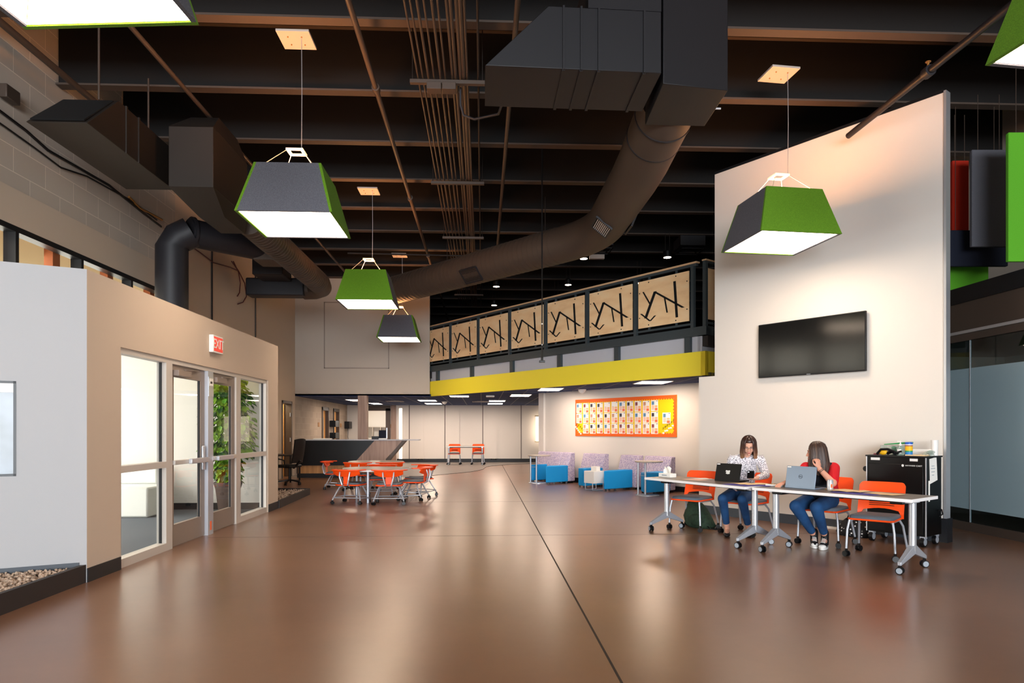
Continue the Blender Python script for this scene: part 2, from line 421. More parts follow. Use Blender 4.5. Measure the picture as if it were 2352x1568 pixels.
# roof deck and joists
b = MB(); b.box(-9, -16, 6.95, 12, 34, 7.1); struct('ceiling', b, 'ceiling_black')
for k in range(-14, 14):
    y = 7.76+1.64*k
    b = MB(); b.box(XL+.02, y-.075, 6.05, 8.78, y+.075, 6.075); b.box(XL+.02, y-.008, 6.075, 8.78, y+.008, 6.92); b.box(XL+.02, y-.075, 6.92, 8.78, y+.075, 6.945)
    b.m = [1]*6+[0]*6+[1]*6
    struct('ceiling_beam', b, ['beam_shaded', 'beam_lit'])  # one steel: lighter flange tone paints uplight, near-black web tone paints shade
# left outside wall
yw0, yw1 = 3.0, 12.6
wallx('wall_left', XL, -15.8, 12.9, 4.37, 6.95, 'cmu_dark')
b = MB(); b.box(XL-.2, -15.8, 3.92, XL+.015, 12.9, 4.37); struct('trim_4', b, 'upper_paint')
wallx('wall_left', XL, -15.8, yw0, 0, 3.92, 'drywall_cool'); wallx('wall_left', XL, yw1, 12.9, 2.9, 3.92, 'upper_paint')
d1a, d1b = on_x(647, XL).y, on_x(670, XL).y
wallx('wall_left', XL, 12.3, YB, 0, 6.95, 'upper_paint', [(d1a, d1b, 0, 2.25), (12.3, 12.9, 2.9, 6.95)])
da = [(on_x(739, XL).y, on_x(754, XL).y), (on_x(765, XL).y, on_x(778, XL).y)]
wallx('wall_left', XL, YB, YF+.2, 0, 2.44, 'cmu_light', [(p, q, 0, 2.12) for p, q in da])
b = MB(); b.box(XL-.2, YB, 2.44, XL, YF+.2, 6.95); struct('wall_left', b, 'dark_paint')
# clerestory strip
my = [on_x(px, XL).y for px in (38, 188, 302)]; sp = 1.38
ms = [my[0]-sp*k for k in (3, 2, 1)]+my+[my[-1]+sp]
win = sgroup('window_1')
b = MB(); b.box(XL-.14, yw0, 3.85, XL+.01, yw1, 3.92); b.box(XL-.14, yw0, 2.9, XL+.01, yw1, 2.96); b.box(XL-.14, yw0, 2.9, XL+.01, yw0+.06, 3.9); b.box(XL-.14, yw1-.06, 2.9, XL+.01, yw1, 3.9)
struct('window_frame', b, 'frame_dark', win)
for y in ms:
    b = MB(); b.box(XL-.14, y-.03, 2.96, XL+.01, y+.03, 3.85); struct('mullion', b, 'frame_dark', win)
b = MB(); b.box(XL-.09, yw0+.05, 2.95, XL-.08, yw1-.05, 3.86); struct('window_pane', b, 'glass', win)
# what stands outside the strip: porch soffit, its edge beam and brown posts
b = MB(); b.hexa([(XL-.3, 1, 4.15), (XL-.3, 14, 4.15), (-10.5, 14, 3.75), (-10.5, 1, 3.75)], [(XL-.3, 1, 4.25), (XL-.3, 14, 4.25), (-10.5, 14, 3.85), (-10.5, 1, 3.85)])
struct('ceiling_porch', b, 'soffit')
for y in ms:
    b = MB(); b.box(XL-.34, y-.30, 2.9, XL-.22, y-.14, 4.2); struct('trim_5', b, 'ext_brown')
# end walls
wally('wall_back', YB, XL, on_y(987, YB).x, 2.45, 6.95, 'drywall_grey', th=.25)
b = MB(); x0, x1 = on_y(744, YB).x, on_y(894, YB).x; z0, z1 = on_y(744, YB, 846).z, on_y(744, YB, 693).z
for q in ((x0, z0, x1, z0+.03), (x0, z1-.03, x1, z1), (x0, z0, x0+.03, z1), (x1-.03, z0, x1, z1)): b.box(q[0], YB-.012, q[1], q[2], YB, q[3])
struct('trim_6', b, 'door_paint')
# far corridor wall
xo0, xo1 = on_y(842, YF).x, on_y(886, YF).x
xw0, xw1 = on_y(918, YF).x, on_y(922, YF).x
wally('wall_far', YF, XL, 8, 0, 2.44, 'drywall', [(xo0, xo1, 0, 2.2)])
wally('wall_far', YF, XL, 9.3, 3.23, 6.95, 'dark_paint')
b = MB(); b.box(xo0-1.2, YF+3.8, 0, xo1+1, YF+3.9, 2.6); struct('wall_far', b, 'drywall')
b = MB(); b.box(xo0-1.2, YF+.2, 2.44, xo1+1, YF+3.9, 2.5); struct('ceiling_office', b, 'drywall')
b = MB(); b.box(xo0-.09, YF-.03, 0, xo0, YF, 2.3); b.box(xo1, YF-.03, 0, xo1+.2, YF, 2.3); b.box(xo0-.09, YF-.03, 2.2, xo1+.2, YF, 2.42); struct('door_4', b, 'frame_brown')
for px, w in ((1022, .09), (1046, .35), (1109, .09), (1134, .3), (1197, .09), (940, .08), (965, .3)):
    p = on_y(px, YF); b = MB(); w = w if w > .1 else .03; b.box(p.x-w/2, YF-(.05 if w > .1 else .012), .11, p.x+w/2, YF, 2.44); struct('trim_seam_shade', b, 'drywall' if w > .1 else 'frame_brown')  # wide boxes are pilasters; narrow dark strips paint shadow at the seams
b = MB(); b.box(on_y(898, YF).x, YF-.06, 0, on_y(910, YF).x, YF, 2.44); struct('trim_8', b, 'wood_grey')
b = MB(); b.box(on_y(912, YF).x, YF-.05, 0, 4, YF, .15); struct('baseboard_far', b, 'base_black')
# lit side window at the corridor's left end
b = MB(); b.box(xw0-.02, YF-.012, .1, xw1+.03, YF-.002, 2.3); w2 = struct('window_2', b, 'window_glow')
# mezzanine: fascia, steel edge, deck, tile soffit
mr = 4.5
f0, f1 = S(14.85, -1.17), S(mr, -1.17)
xc = on_y(987, YB).x
deck = [(XL, YB+.25), (xc, YB+.25), (xc, YB), S(14.85, -1.25), S(mr, -1.25), S(mr, -4.5), (9.3, 16), (9.3, YF+.1), (XL, YF+.1)]
deck = [(p[0], p[1]) for p in deck]
b = MB(); b.prism(deck, 3.0, 3.22); struct('floor_mezzanine', b, 'dark_paint')
b = MB(); b.prism([(XL, YB)]+deck[2:], 2.44, 2.5); struct('ceiling_corridor', b, 'navy_tile')
b = MB()
b.extr([S(14.9, -1.17, 2.44), S(mr, -1.17, 2.44), S(mr, -1.17, 2.9), S(14.9, -1.17, 2.9)], S(0, -1.27)-S(0, -1.17))
b.extr([S(mr+.1, -1.17, 2.44), S(mr+.1, -2.7, 2.44), S(mr+.1, -2.7, 2.9), S(mr+.1, -1.17, 2.9)], S(mr, 0)-S(mr+.1, 0))
struct('trim_9', b, 'yellow')
b = MB()
b.extr([S(14.9, -1.23, 2.9), S(mr+.15, -1.23, 2.9), S(mr+.15, -1.23, 3.22), S(14.9, -1.23, 3.22)], S(0, -1.3)-S(0, -1.23))
b.extr([S(mr+.22, -1.23, 2.9), S(mr+.22, -2.7, 2.9), S(mr+.22, -2.7, 3.22), S(mr+.22, -1.23, 3.22)], S(mr, 0)-S(mr+.1, 0))
struct('trim_10', b, 'mezz_grey')
b = MB()
for k in range(7):
    a = mr+.35+k*1.9; b.extr([S(a, -1.16, 2.9), S(a+.13, -1.16, 2.9), S(a+.13, -1.16, 3.22), S(a, -1.16, 3.22)], S(0, -1.23)-S(0, -1.16))
struct('trim_11', b, 'mezz_dark')
b = MB(); b.extr([S(15.2, -1.14, 3.2), S(mr-.05, -1.13, 3.2), S(mr-.05, -1.14, 3.37), S(15.2, -1.14, 3.37)], S(0, -1.3)-S(0, -1.14))
b.extr([S(mr+.15, -1.14, 3.2), S(mr+.15, -2.7, 3.2), S(mr+.15, -2.7, 3.37), S(mr+.15, -1.14, 3.37)], S(mr-.05, 0)-S(mr+.15, 0))
struct('trim_12', b, 'mezz_dark')
# tile grid
b = MB()
def inside(x, y):
    c = False; n = len(deck); pl = [(XL, YB)]+deck[2:]; n = len(pl)
    for i in range(n):
        (x1, y1), (x2, y2) = pl[i], pl[(i+1) % n]
        if (y1 > y) != (y2 > y) and x < (x2-x1)*(y-y1)/(y2-y1)+x1: c = not c
    return c
for i in range(18):
    x = XL+.22+.61*i; ys = [10+.05*k for k in range(381) if inside(x, 10+.05*k)]
    if ys: b.box(x-.009, min(ys)+.1, 2.434, x+.009, max(ys), 2.44)
for k in range(14):
    y = YF-1.22*k-.4; xs = [XL+.05*q for q in range(300) if inside(XL+.05*q, y)]
    if xs: b.box(min(xs)+.08, y-.003, 2.437, max(xs)-.05, y+.003, 2.44)
struct('trim_13', b, 'grid_white')
# tall right wall, notched above the mezzanine end
b = MB()
b.extr([S(0, 0, 0), S(3.74, 0, 0), S(3.74, 0, 2.30), S(3.42, 0, 2.30), S(3.42, 0, 5.64), S(0, 0, 5.64)], S(0, -.1)-S(0, 0))
struct('wall_right', b, 'drywall')
b = MB(); b.extr([S(-.03, .012, 0), S(0, .012, 0), S(0, .012, 5.66), S(-.03, .012, 5.66)], S(0, -.115)-S(0, .012)); struct('trim_14', b, 'alu')
b = MB(); b.extr([S(0, .01, 5.64), S(3.42, .01, 5.64), S(3.42, .01, 5.68), S(0, .01, 5.68)], S(0, -.11)-S(0, .01)); struct('trim_15', b, 'frame_dark')
b = MB(); b.extr([S(-.02, .015, 0), S(3.75, .015, 0), S(3.75, .015, .14), S(-.02, .015, .14)], S(0, 0)-S(0, .014)); struct('baseboard_right', b, 'base_blue')
b = MB(); b.extr([S(-.05, .03, 0), S(.12, .03, 0), S(.12, .03, .30), S(-.05, .03, .30)], S(0, -.13)-S(0, .03)); struct('baseboard_right', b, 'base_black')
# wall of the pin board
b = MB(); b.extr([S(2.6, -2.8, 0), S(11.28, -2.8, 0), S(11.28, -2.8, 2.44), S(2.6, -2.8, 2.44)], S(0, -2.95)-S(0, -2.8)); struct('wall_alcove', b, 'drywall')
b = MB(); b.extr([S(2.6, -2.78, 0), S(11.2, -2.78, 0), S(11.2, -2.78, .12), S(2.6, -2.78, .12)], S(0, -2.8)-S(0, -2.785)); struct('baseboard_alcove', b, 'base_black')
b = MB(); b.extr([S(11.20, -2.74, 0), S(11.42, -2.74, 0), S(11.42, -2.74, 2.44), S(11.20, -2.74, 2.44)], S(0, -3.0)-S(0, -2.74)); struct('trim_16', b, 'drywall')
b = MB(); b.extr([S(2.5, -.12, 0), S(2.6, -.12, 0), S(2.6, -.12, 2.44), S(2.5, -.12, 2.44)], S(0, -2.9)-S(0, -.12)); struct('wall_alcove', b, 'drywall')
# corridor beyond the alcove: window at its end
p = on_y(1239, YF-.3)
b = MB(); b.box(p.x-.16, YF-.34, .9, p.x+.9, YF-.3, 1.95); w3 = struct('window_3', b, 'window_glow')
b = MB(); b.box(p.x-.2, YF-.36, 1.95, p.x+.9, YF-.28, 2.0); b.box(p.x-.2, YF-.36, .86, p.x+.9, YF-.28, .9); struct('window_sill', b, 'soffit', w3)
# east side: frameless glass wall with channels, bulkhead above
XR = 6.8
gl = sgroup('wall_glass')
ys = [2.2, 5.8, on_x(2228, XR).y, 13.0]
for k in range(3):
    b = MB(); b.box(XR, ys[k]+.008, .12, XR+.012, ys[k+1]-.008, 2.66); struct('glass_panel', b, 'film_glass', gl)
b = MB(); b.box(XR-.004, ys[2]-.007, .12, XR+.014, ys[2]+.007, 2.66); struct('joint_strip', b, 'alu', gl)
b = MB(); b.box(XR-.03, 2.2, 0, XR+.05, 13, .12); struct('floor_channel', b, 'frame_brown', gl)
b = MB(); b.box(XR-.03, 2.2, 2.66, XR+.05, 13, 2.76); struct('head_channel', b, 'frame_brown', gl)
b = MB(); b.box(XR-.06, 2.2, 2.76, XR+.05, 13, 2.80); struct('head_trim', b, 'alu', gl)
b = MB(); b.box(XR-.02, 2.2, 2.80, XR+.2, 13, 3.2); struct('wall_east', b, 'frame_brown')
b = MB(); b.box(XR-.06, 2.2, 3.2, XR+.2, 13, 3.42); struct('trim_17', b, 'frame_dark')
b = MB(); b.box(8.8, 2.2, 3.3, 9.0, 15, 6.95); struct('wall_east', b, 'drywall_grey')
b = MB(); b.box(XR+.2, 2.2, 3.3, 8.8, 15, 3.42); struct('ceiling_room', b, 'dark_paint')
b = MB(); b.box(XR, -15.8, 0, XR+.2, 2.2, 6.95); struct('wall_east', b, 'drywall')
b = MB(); b.box(10.4, 2, 0, 10.5, 13.2, 2.9); struct('wall_room', b, 'drywall_grey')
b = MB(); b.box(XR, 13.0, 0, 10.5, 13.1, 6.95); struct('wall_room', b, 'drywall_grey')
b = MB(); b.box(XR, 2.1, 0, 10.5, 2.2, 2.9); b.box(XR+.06, 2.2, 2.85, 10.5, 13, 2.9); struct('wall_room', b, 'drywall_grey')
b = MB(); b.box(9.3, 13.1, 0, 9.5, 34, 6.95); struct('wall_east', b, 'dark_paint')
# south side behind the camera: glazed front
b = MB()
for u0, u1, a, c in rects(XL, XR, 0, 6.95, [(-5.2+2.95*k, -2.6+2.95*k, .3, 4.6) for k in range(4)]): b.box(u0, -15.9, a, u1, -15.7, c)
struct('wall_south', b, 'drywall')
for k in range(4):
    b = MB(); x = -5.2+2.95*k
    b.box(x, -15.83, .3, x+2.6, -15.79, .36); b.box(x, -15.83, 4.54, x+2.6, -15.79, 4.6); b.box(x, -15.83, .3, x+.05, -15.79, 4.6); b.box(x+2.55, -15.83, .3, x+2.6, -15.79, 4.6); b.box(x, -15.83, 2.5, x+2.6, -15.79, 2.56)
    w = sgroup('window_%d' % (5+k)); struct('window_frame', b, 'frame_dark', w)
# ------------------------------------------------------------------ entry vestibule
cx, cy = W(-3.94, 6.25)
ya = on_x(277, XE).y; yb = on_x(616, XE).y; yend = on_x(638.4, XE).y; ZT = 2.90; ZO = 2.25
b = MB()
for u0, u1, a, c in rects(cy, yend, 0, ZT, [(ya, yb, 0, ZO)]): b.box(XE-.14, u0, a, XE, u1, c)
struct('wall_entry', b, 'drywall_entry')
nx, ny = W(-4.515, 5.95); dv = Vector((nx-cx, ny-cy, 0)).normalized(); nv = Vector((-dv.y, dv.x, 0))
if nv.y > 0: nv = -nv
L = (XL+.0-XE)/dv.x
C0 = Vector((XE, cy, 0))
def N(t, o, z=0): p = C0+dv*t+nv*o; return Vector((p.x, p.y, z))
# niche window hole in the angled wall
r = [(px-1176)/F_PX for px in (37,)][0]
def t_at(px):
    rr = (px-1176)/F_PX; dx, dy = W(rr, 1)
    # solve C0+dv*t = k*(dx,dy)
    det = dx*(-dv.y)+dy*dv.x; k = (C0.x*(-dv.y)+C0.y*dv.x)/det; t = ((k*dx-C0.x)/dv.x); return t, k
t37, k37 = t_at(37)
hz0 = H+(HOR-1093)*k37/F_PX; hz1 = H+(HOR-875)*k37/F_PX; hzb = H+(HOR-901)*k37/F_PX
b = MB()
for u0, u1, a, c in rects(0, L, 0, ZT, [(t37, t37+1.3, hz0, hz1)]):
    b.extr([N(u0, 0, a), N(u1, 0, a), N(u1, 0, c), N(u0, 0, c)], N(0, -.14)-N(0, 0))
struct('wall_niche', b, 'drywall_cool')
w = sgroup('window_4')
b = MB()
for q in ((t37, t37+1.3, hz0, hz0+.02), (t37, t37+1.3, hz1-.02, hz1), (t37, t37+.02, hz0, hz1), (t37+1.28, t37+1.3, hz0, hz1)):
    b.extr([N(q[0], .004, q[2]), N(q[1], .004, q[2]), N(q[1], .004, q[3]), N(q[0], .004, q[3])], N(0, -.1)-N(0, 0))
struct('window_frame', b, 'frame_dark', w)
b = MB(); b.extr([N(t37+.02, -.02, hz0+.02), N(t37+1.28, -.02, hz0+.02), N(t37+1.28, -.02, hzb), N(t37+.02, -.02, hzb)], N(0, -.03)-N(0, -.02)); struct('window_pane', b, 'niche_glass', w)
b = MB(); b.extr([N(t37+.02, -.01, hzb), N(t37+1.28, -.01, hzb), N(t37+1.28, -.01, hz1-.02), N(t37+.02, -.01, hz1-.02)], N(0, -.04)-N(0, -.01)); struct('window_blind', b, 'white_plastic', w)
b = MB(); b.extr([N(.06, .012, .1), N(L, .012, .1), N(L, .012, .19), N(.06, .012, .19)], N(0, 0)-N(0, .012)); struct('baseboard_niche', b, 'base_blue')
# kerb and gravel bed on the near side
b = MB(); b.box(XE-.05, -2.5, 0, XE-.005, cy+.01, .165); struct('trim_18', b, 'curb')
b = MB(); b.prism([(XL, -2.5), (XE-.05, -2.5), (XE-.05, cy-.03), (N(L, .02).x+.01, N(L, .02).y-.05)], 0, .11); struct('floor_gravel_bed', b, 'soil')
def gravel(mb, poly_fn, n, x0, x1, y0, y1, z):
    k = 0
    while k < n:
        x, y = random.uniform(x0, x1), random.uniform(y0, y1)
        if not poly_fn(x, y): continue
        r = random.uniform(.012, .024); q = Quaternion((random.gauss(0, 1), random.gauss(0, 1), random.gauss(0, 1), random.gauss(0, 1))).normalized()
        mb.ell((x, y, z+random.uniform(-.01, .02)), (r, r*.7, r*.5), 6, 4, q.to_matrix()); k += 1
def in_bed(x, y):
    p = Vector((x, y, 0))-C0; return x < XE-.065 and p.dot(nv) > .04 and p.dot(dv) < L-.05
b = MB(); gravel(b, in_bed, 5200, -5.3, XE-.06, 3.9, cy, .135); o = b.build('gravel', 'gravel', smooth=0)
tag(o, 'pinkish tan gravel filling the bed below the white angled wall at the left edge', 'gravel'); o['kind'] = 'stuff'
# second bed behind the vestibule
c2 = on_z(711, 1122)
q1, q2 = on_z(640, 1166), on_z(711, 1136)
b = MB(); b.extr([(XE+.03, yend, 0), (q2.x, q2.y, 0), (q2.x, q2.y, .14), (XE+.03, yend, .14)], (-.04, .0, 0)); b.extr([(q2.x, q2.y, 0), (XL+.0, q2.y+.25, 0), (XL, q2.y+.25, .14), (q2.x, q2.y, .14)], (0, .04, 0))
struct('trim_19', b, 'curb')
b = MB(); b.prism([(XL, yend+.01), (XE+.0, yend+.01), (q2.x-.03, q2.y), (XL, q2.y+.24)], 0, .09); struct('floor_gravel_bed', b, 'soil')
def in2(x, y): return x < XE-.03+(q2.x-XE)*(y-yend)/(q2.y-yend) and y < q2.y-.03 and x > XL+.03
b = MB(); gravel(b, in2, 1500, XL, q2.x, yend+.05, q2.y, .11); o = b.build('gravel', 'gravel', smooth=0)
tag(o, 'pale gravel in the low bed just past the glass entry, beside the black office chair', 'gravel'); o['kind'] = 'stuff'
# vestibule inside
b = MB(); b.box(-8.2, yend-.14, 0, XE-.141, yend, ZT); struct('wall_vestibule', b, 'drywall')
b = MB(); b.prism([(-8.2, 5.5), (XL, N(L, -.14).y), (XE-.14, cy-.0), (XE-.14, yend-.14), (-8.2, yend-.14)], ZT-.12, ZT-.002); struct('ceiling_vestibule', b, 'drywall')
b = MB(); b.prism([(-8.2, 5.6), (XL, N(L, -.16).y+.05), (XE-.16, cy+.05), (XE-.16, yend-.14), (-8.2, yend-.14)], .0, .006); struct('floor_vestibule', b, 'carpet_grey')
b = MB(); b.box(-8.2, yend-.16, .006, XE-.16, yend-.141, .12); struct('baseboard_vestibule', b, 'base_black')
b = MB(); b.box(-8.2, 5.2, 0, XL-.0, 5.35, ZT); struct('wall_vestibule', b, 'drywall')
b = MB(); b.box(XE, cy, 0, XE+.012, ya-.01, .13); b.box(XE, yb+.01, 0, XE+.012, yend, .13); struct('baseboard_entry', b, 'base_black')
# storefront frame
def yy(px): return on_x(px, XE).y
door = sgroup('door_1')
zr = 1.0
b = MB(); X0, X1 = XE-.13, XE-.02
b.box(X0, ya, ZO-.055, X1, yb, ZO)                       # head
b.box(X0, ya, 0, X1, ya+.05, ZO-.055); b.box(X0, yb-.05, 0, X1, yb, ZO-.055)
m1a, m1b = yy(386), yy(400); m3a, m3b = yy(546), yy(556)
b.box(X0, m1a, 0, X1, m1b, ZO-.055); b.box(X0, m3a, 0, X1, m3b, ZO-.055)
b.box(X0, ya+.05, 0, X1, m1a, .09); b.box(X0, m3b, 0, X1, yb-.05, .09)
b.box(X0, ya+.05, zr-.03, X1, m1a, zr+.04); b.box(X0, m3b, zr-.03, X1, yb-.05, zr+.04)
struct('door_frame', b, 'alu_paint', door)
b = MB(); b.box(XE-.09, ya+.05, .09, XE-.08, m1a, zr-.03); struct('sidelight_pane', b, 'glass', door)
b = MB(); b.box(XE-.09, ya+.05, zr+.04, XE-.08, m1a, ZO-.055); struct('sidelight_pane', b, 'glass', door)
b = MB(); b.box(XE-.09, m3b, .09, XE-.08, yb-.05, zr-.03); struct('sidelight_pane', b, 'glass', door)
b = MB(); b.box(XE-.09, m3b, zr+.04, XE-.08, yb-.05, ZO-.055); struct('sidelight_pane', b, 'glass', door)
b = MB()
for y0, y1 in ((ya+.05, m1a), (m3b, yb-.05)):
    for z0, z1 in ((.09, zr-.03), (zr+.04, ZO-.055)):
        b.box(XE-.1, y1-.014, z0, XE-.07, y1, z1)
struct('glazing_gasket', b, 'base_black', door)
c1, c2_ = yy(478), yy(490)
b = MB(); b.box(XE-.10, c1, 0, XE+.0, c2_, ZO-.055); struct('centre_post', b, 'steel', door)
b = MB(); b.box(XE+.0, c1+.01, 1.86, XE+.008, c2_-.01, 2.12); struct('post_plate', b, 'alu', door)
b = MB(); b.box(XE+.008, c1+.03, 2.0, XE+.011, c2_-.03, 2.1); b.mat(1).box(XE+.011, c1+.05, 2.03, XE+.012, c2_-.06, 2.06); struct('post_label', b, ['white_paper', 'black_plastic'], door)
b = MB(); b.box(XE+.0, c1+.06, .06, XE+.002, c2_-.06, .18); struct('post_label', b, ['card_orange'], door)
for i, (y0, y1) in enumerate(((m1b, c1), (c2_, m3a))):
    d = MB(); xa, xb = XE-.09, XE-.045
    d.box(xa, y0+.005, .01, xb, y1-.005, .27); d.box(xa, y0+.005, 2.05, xb, y1-.005, ZO-.06)
    d.box(xa, y0+.005, .27, xb, y0+.09, 2.05); d.box(xa, y1-.13, .27, xb, y1-.005, 2.05)
    struct('door_leaf', d, 'door_paint', door)
    g = MB(); g.box(XE-.072, y0+.09, .27, XE-.066, y1-.13, 2.05); struct('door_pane', g, 'glass', door)
    g = MB(); g.box(XE-.075, y1-.15, .27, XE-.055, y1-.13, 2.05); struct('glazing_gasket', g, 'base_black', door)
    h = MB(); h.box(XE-.045, y0+.03, .99, XE+.0, y1-.04, 1.045); h.mat(1).box(XE-.0, y0+(.40 if i == 0 else .1)*(y1-y0), .985, XE+.045, y1-(.06 if i == 0 else .3)*(y1-y0), 1.05)
    struct('push_bar', h, ['alu_paint', 'alu'], door, bevel=.006)
    h = MB(); h.box(XE-.045, y0+.06, 2.06, XE+.03, y0+.42, 2.13); h.beam((XE+.0, y0+.3, 2.145), (XE-.03, y0+.75, 2.17), .025, .012); struct('door_closer', h, 'door_paint', door, bevel=.004)
    if i == 0:
        h = MB(); h.box(XE-.045, y1-.115, .88, XE-.015, y1-.045, 1.2); struct('latch_plate', h, 'alu', door, bevel=.01)
# inner side doors (left wall)
dr = sgroup('door_2')
b = MB(); b.box(XL-.2, d1a, 0, XL+.02, d1a+.07, 2.25); b.box(XL-.2, d1b-.07, 0, XL+.02, d1b, 2.25); b.box(XL-.2, d1a, 2.17, XL+.02, d1b, 2.25); struct('door_frame', b, 'frame_brown', dr)
b = MB(); b.hexa([(XL-.2, d1b-.13, .01), (XL-.2, d1b-.09, .01), (XL-1.1, d1b+.16, .01), (XL-1.1, d1b+.12, .01)], [(XL-.2, d1b-.13, 2.16), (XL-.2, d1b-.09, 2.16), (XL-1.1, d1b+.16, 2.16), (XL-1.1, d1b+.12, 2.16)]); struct('door_leaf', b, 'warm_door', dr)
for z in (.3, 1.1, 1.85):
    b = MB(); b.cyl((XL-.02, d1b-.085, z-.06), (XL-.02, d1b-.085, z+.06), .014, 10); struct('hinge', b, 'alu', dr)
b = MB(); b.box(XL-3, d1a-.6, 0, XL-2.9, d1b+2.2, 2.6); b.box(XL-3, d1b+2.1, 0, XL-.2, d1b+2.2, 2.6); b.box(XL-3, d1a-.7, 0, XL-.2, d1a-.6, 2.6); b.box(XL-3, d1a-.6, 2.5, XL-.2, d1b+2.2, 2.6); struct('wall_closet', b, 'soffit')
for k, (p, q) in enumerate(da):
    dr = sgroup('door_%d' % (k+5))
    b = MB(); b.box(XL-.15, p, 0, XL+.03, p+.09, 2.2); b.box(XL-.15, q-.09, 0, XL+.03, q, 2.2); b.box(XL-.15, p, 2.1, XL+.03, q, 2.22); struct('door_frame', b, 'frame_brown', dr)
    b = MB(); b.box(XL-.13, p+.09, .01, XL-.09, q-.09, 2.1); struct('door_leaf', b, 'warm_door', dr)
    b = MB(); b.box(XL-.09, p+.3, .9, XL-.085, p+.65, 1.85); struct('door_pane', b, 'niche_glass', dr)
# ================================================================== OVERHEAD
def pendant(cx_, cy_, rot, grey_near, label, zb=3.83, plate=True):
    t = thing('pendant_lamp', label, 'pendant lamp', (cx_, cy_, zb), rot, 'felt pendant lamps')
    w, tp, h, th = .535, .375, .60, .03
    def face(k, m):
        # k: 0 near(-y) 1 right 2 far 3 left
        R_ = Matrix.Rotation(k*PI/2, 3, 'Z')
        f = MB(); full = m == 'felt_green'; tw = w if full else w-th; tt = tp if full else tp-th
        pts_o = [(-tw, -w, 0), (tw, -w, 0), (tt, -tp, h), (-tt, -tp, h)]
        pts_i = [(-tw, -w+th, 0), (tw, -w+th, 0), (tt, -tp+th, h), (-tt, -tp+th, h)]
        f.add([R_ @ Vector(p) for p in pts_o+pts_i], [(0, 1, 2, 3), (7, 6, 5, 4), (1, 0, 4, 5), (3, 2, 6, 7), (0, 3, 7, 4), (2, 1, 5, 6)])
        f.build('shade_panel', m, t, smooth=0)
    for k in range(4): face(k, 'felt_grey' if (k % 2 == 0) == grey_near else 'felt_green')
    l = MB(); g = w-th-.006; g2 = tp-th+.035
    for k in range(4):
        R_ = Matrix.Rotation(k*PI/2, 3, 'Z')
        l.add([R_ @ Vector(p) for p in [(-g, -g, .008), (g, -g, .008), (g2, -g2, h-.17), (-g2, -g2, h-.17)]], [(3, 2, 1, 0)])
    l.add([(-g2, -g2, h-.17), (g2, -g2, h-.17), (g2, g2, h-.17), (-g2, g2, h-.17)], [(3, 2, 1, 0)])
    l.build('lit_liner', 'liner', t, smooth=0)
    for k in range(4):
        s = MB(); R_ = Matrix.Rotation(k*PI/2, 3, 'Z'); s.tube([R_ @ Vector((g-.003, g-.003, .01)), R_ @ Vector((g2-.003, g2-.003, h-.18))], .0025, 4)
        s.build('liner_seam', 'brass', t)
    u = MB(); u.box(-.33, -.33, h-.06, .33, .33, h-.05); u.build('up_light', 'lamp_warm', t)
    r = MB(); zr_ = h+.26
    for q in ((-.1, -.1, .1, -.065), (-.1, .065, .1, .1), (-.1, -.065, -.065, .065), (.065, -.065, .1, .065)): r.box(q[0], q[1], zr_, q[2], q[3], zr_+.022)
    r.build('ring', 'white_plastic', t, bevel=.003)
    for sx, sy in ((-1, -1), (1, -1), (1, 1), (-1, 1)):
        c = MB(); c.tube([(sx*.09, sy*.09, zr_), (sx*tp*.75, sy*tp*.9, h-.01)], .004, 5); c.build('support_cable', 'alu', t)
    c = MB(); zc = 6.02-zb; c.tube([(.08, -.08, zr_+.02), (.085, -.085, (zr_+zc)/2), (.08, -.08, zc)], .0045, 5); c.build('power_cord', 'alu', t)
    p = MB(); p.box(-.19, -.19, zc, .19, .19, zc+.028); cn = p.build('canopy_plate', 'canopy_white', t, bevel=.003)
    for sx, sy in ((-1, -1), (1, -1), (1, 1), (-1, 1)):
        d = MB(); d.cyl((sx*.08, sy*.08, zc-.012), (sx*.08, sy*.08, zc), .008, 8); d.build('canopy_stud', 'brass', cn)
    return t
pendant(-2.27, 3.62, math.radians(-5), False, 'green and grey felt pendant lamp cut off by the top left corner of the photo')
pendant(-2.2, 8.1, math.radians(0), True, 'large felt pendant lamp with grey front face and green sides, above the glass entry doors')
pendant(-2.2, 13.2, math.radians(0), False, 'green fronted felt pendant lamp hanging between the two grey fronted ones')
pendant(-2.2, 18.05, math.radians(0), True, 'smallest grey fronted felt pendant lamp, farthest of the row', zb=3.79)
pendant(3.85, 8.62, math.radians(6), False, 'green fronted felt pendant lamp in front of the tall right wall')
pendant(3.92, 3.86, math.radians(6), True, 'felt pendant lamp mostly outside the top right corner of the photo')
# ---- pipes
def pipe(name, label, cat, pts, r, m='conduit_paint', group=None, n=10):
    b = MB(); base = Vector(pts[0]); b.tube([Vector(p)-base for p in pts], r, n); o = b.build(name, m); o.location = base
    return tag(o, label, cat, group)
def fit(o, ys, X, z, r, m='conduit_paint'):
    for y in ys:
        b = MB(); base = o.location; b.cyl(Vector((X, y-.05, z))-base, Vector((X, y+.05, z))-base, r*1.5, 12); b.build('coupling', m, o)
p = pipe('sprinkler_pipe', 'long dark sprinkler pipe running away just left of the conduit bundle', 'pipe', [(-1.36, -5, 5.77), (-1.36, 27.5, 5.77)], .034); fit(p, (8.7, 12.8, 17), -1.36, 5.77, .034)
p = pipe('sprinkler_pipe', 'brown sprinkler pipe running diagonally down behind the large grey fronted lamp', 'pipe', [(-3.8, -5, 5.77), (-3.8, 19, 5.77)], .028)
p = pipe('sprinkler_pipe', 'thick brown pipe high in the upper left corner above the box ducts', 'pipe', [(-5.15, -5, 5.77), (-5.15, 9.4, 5.77)], .042)
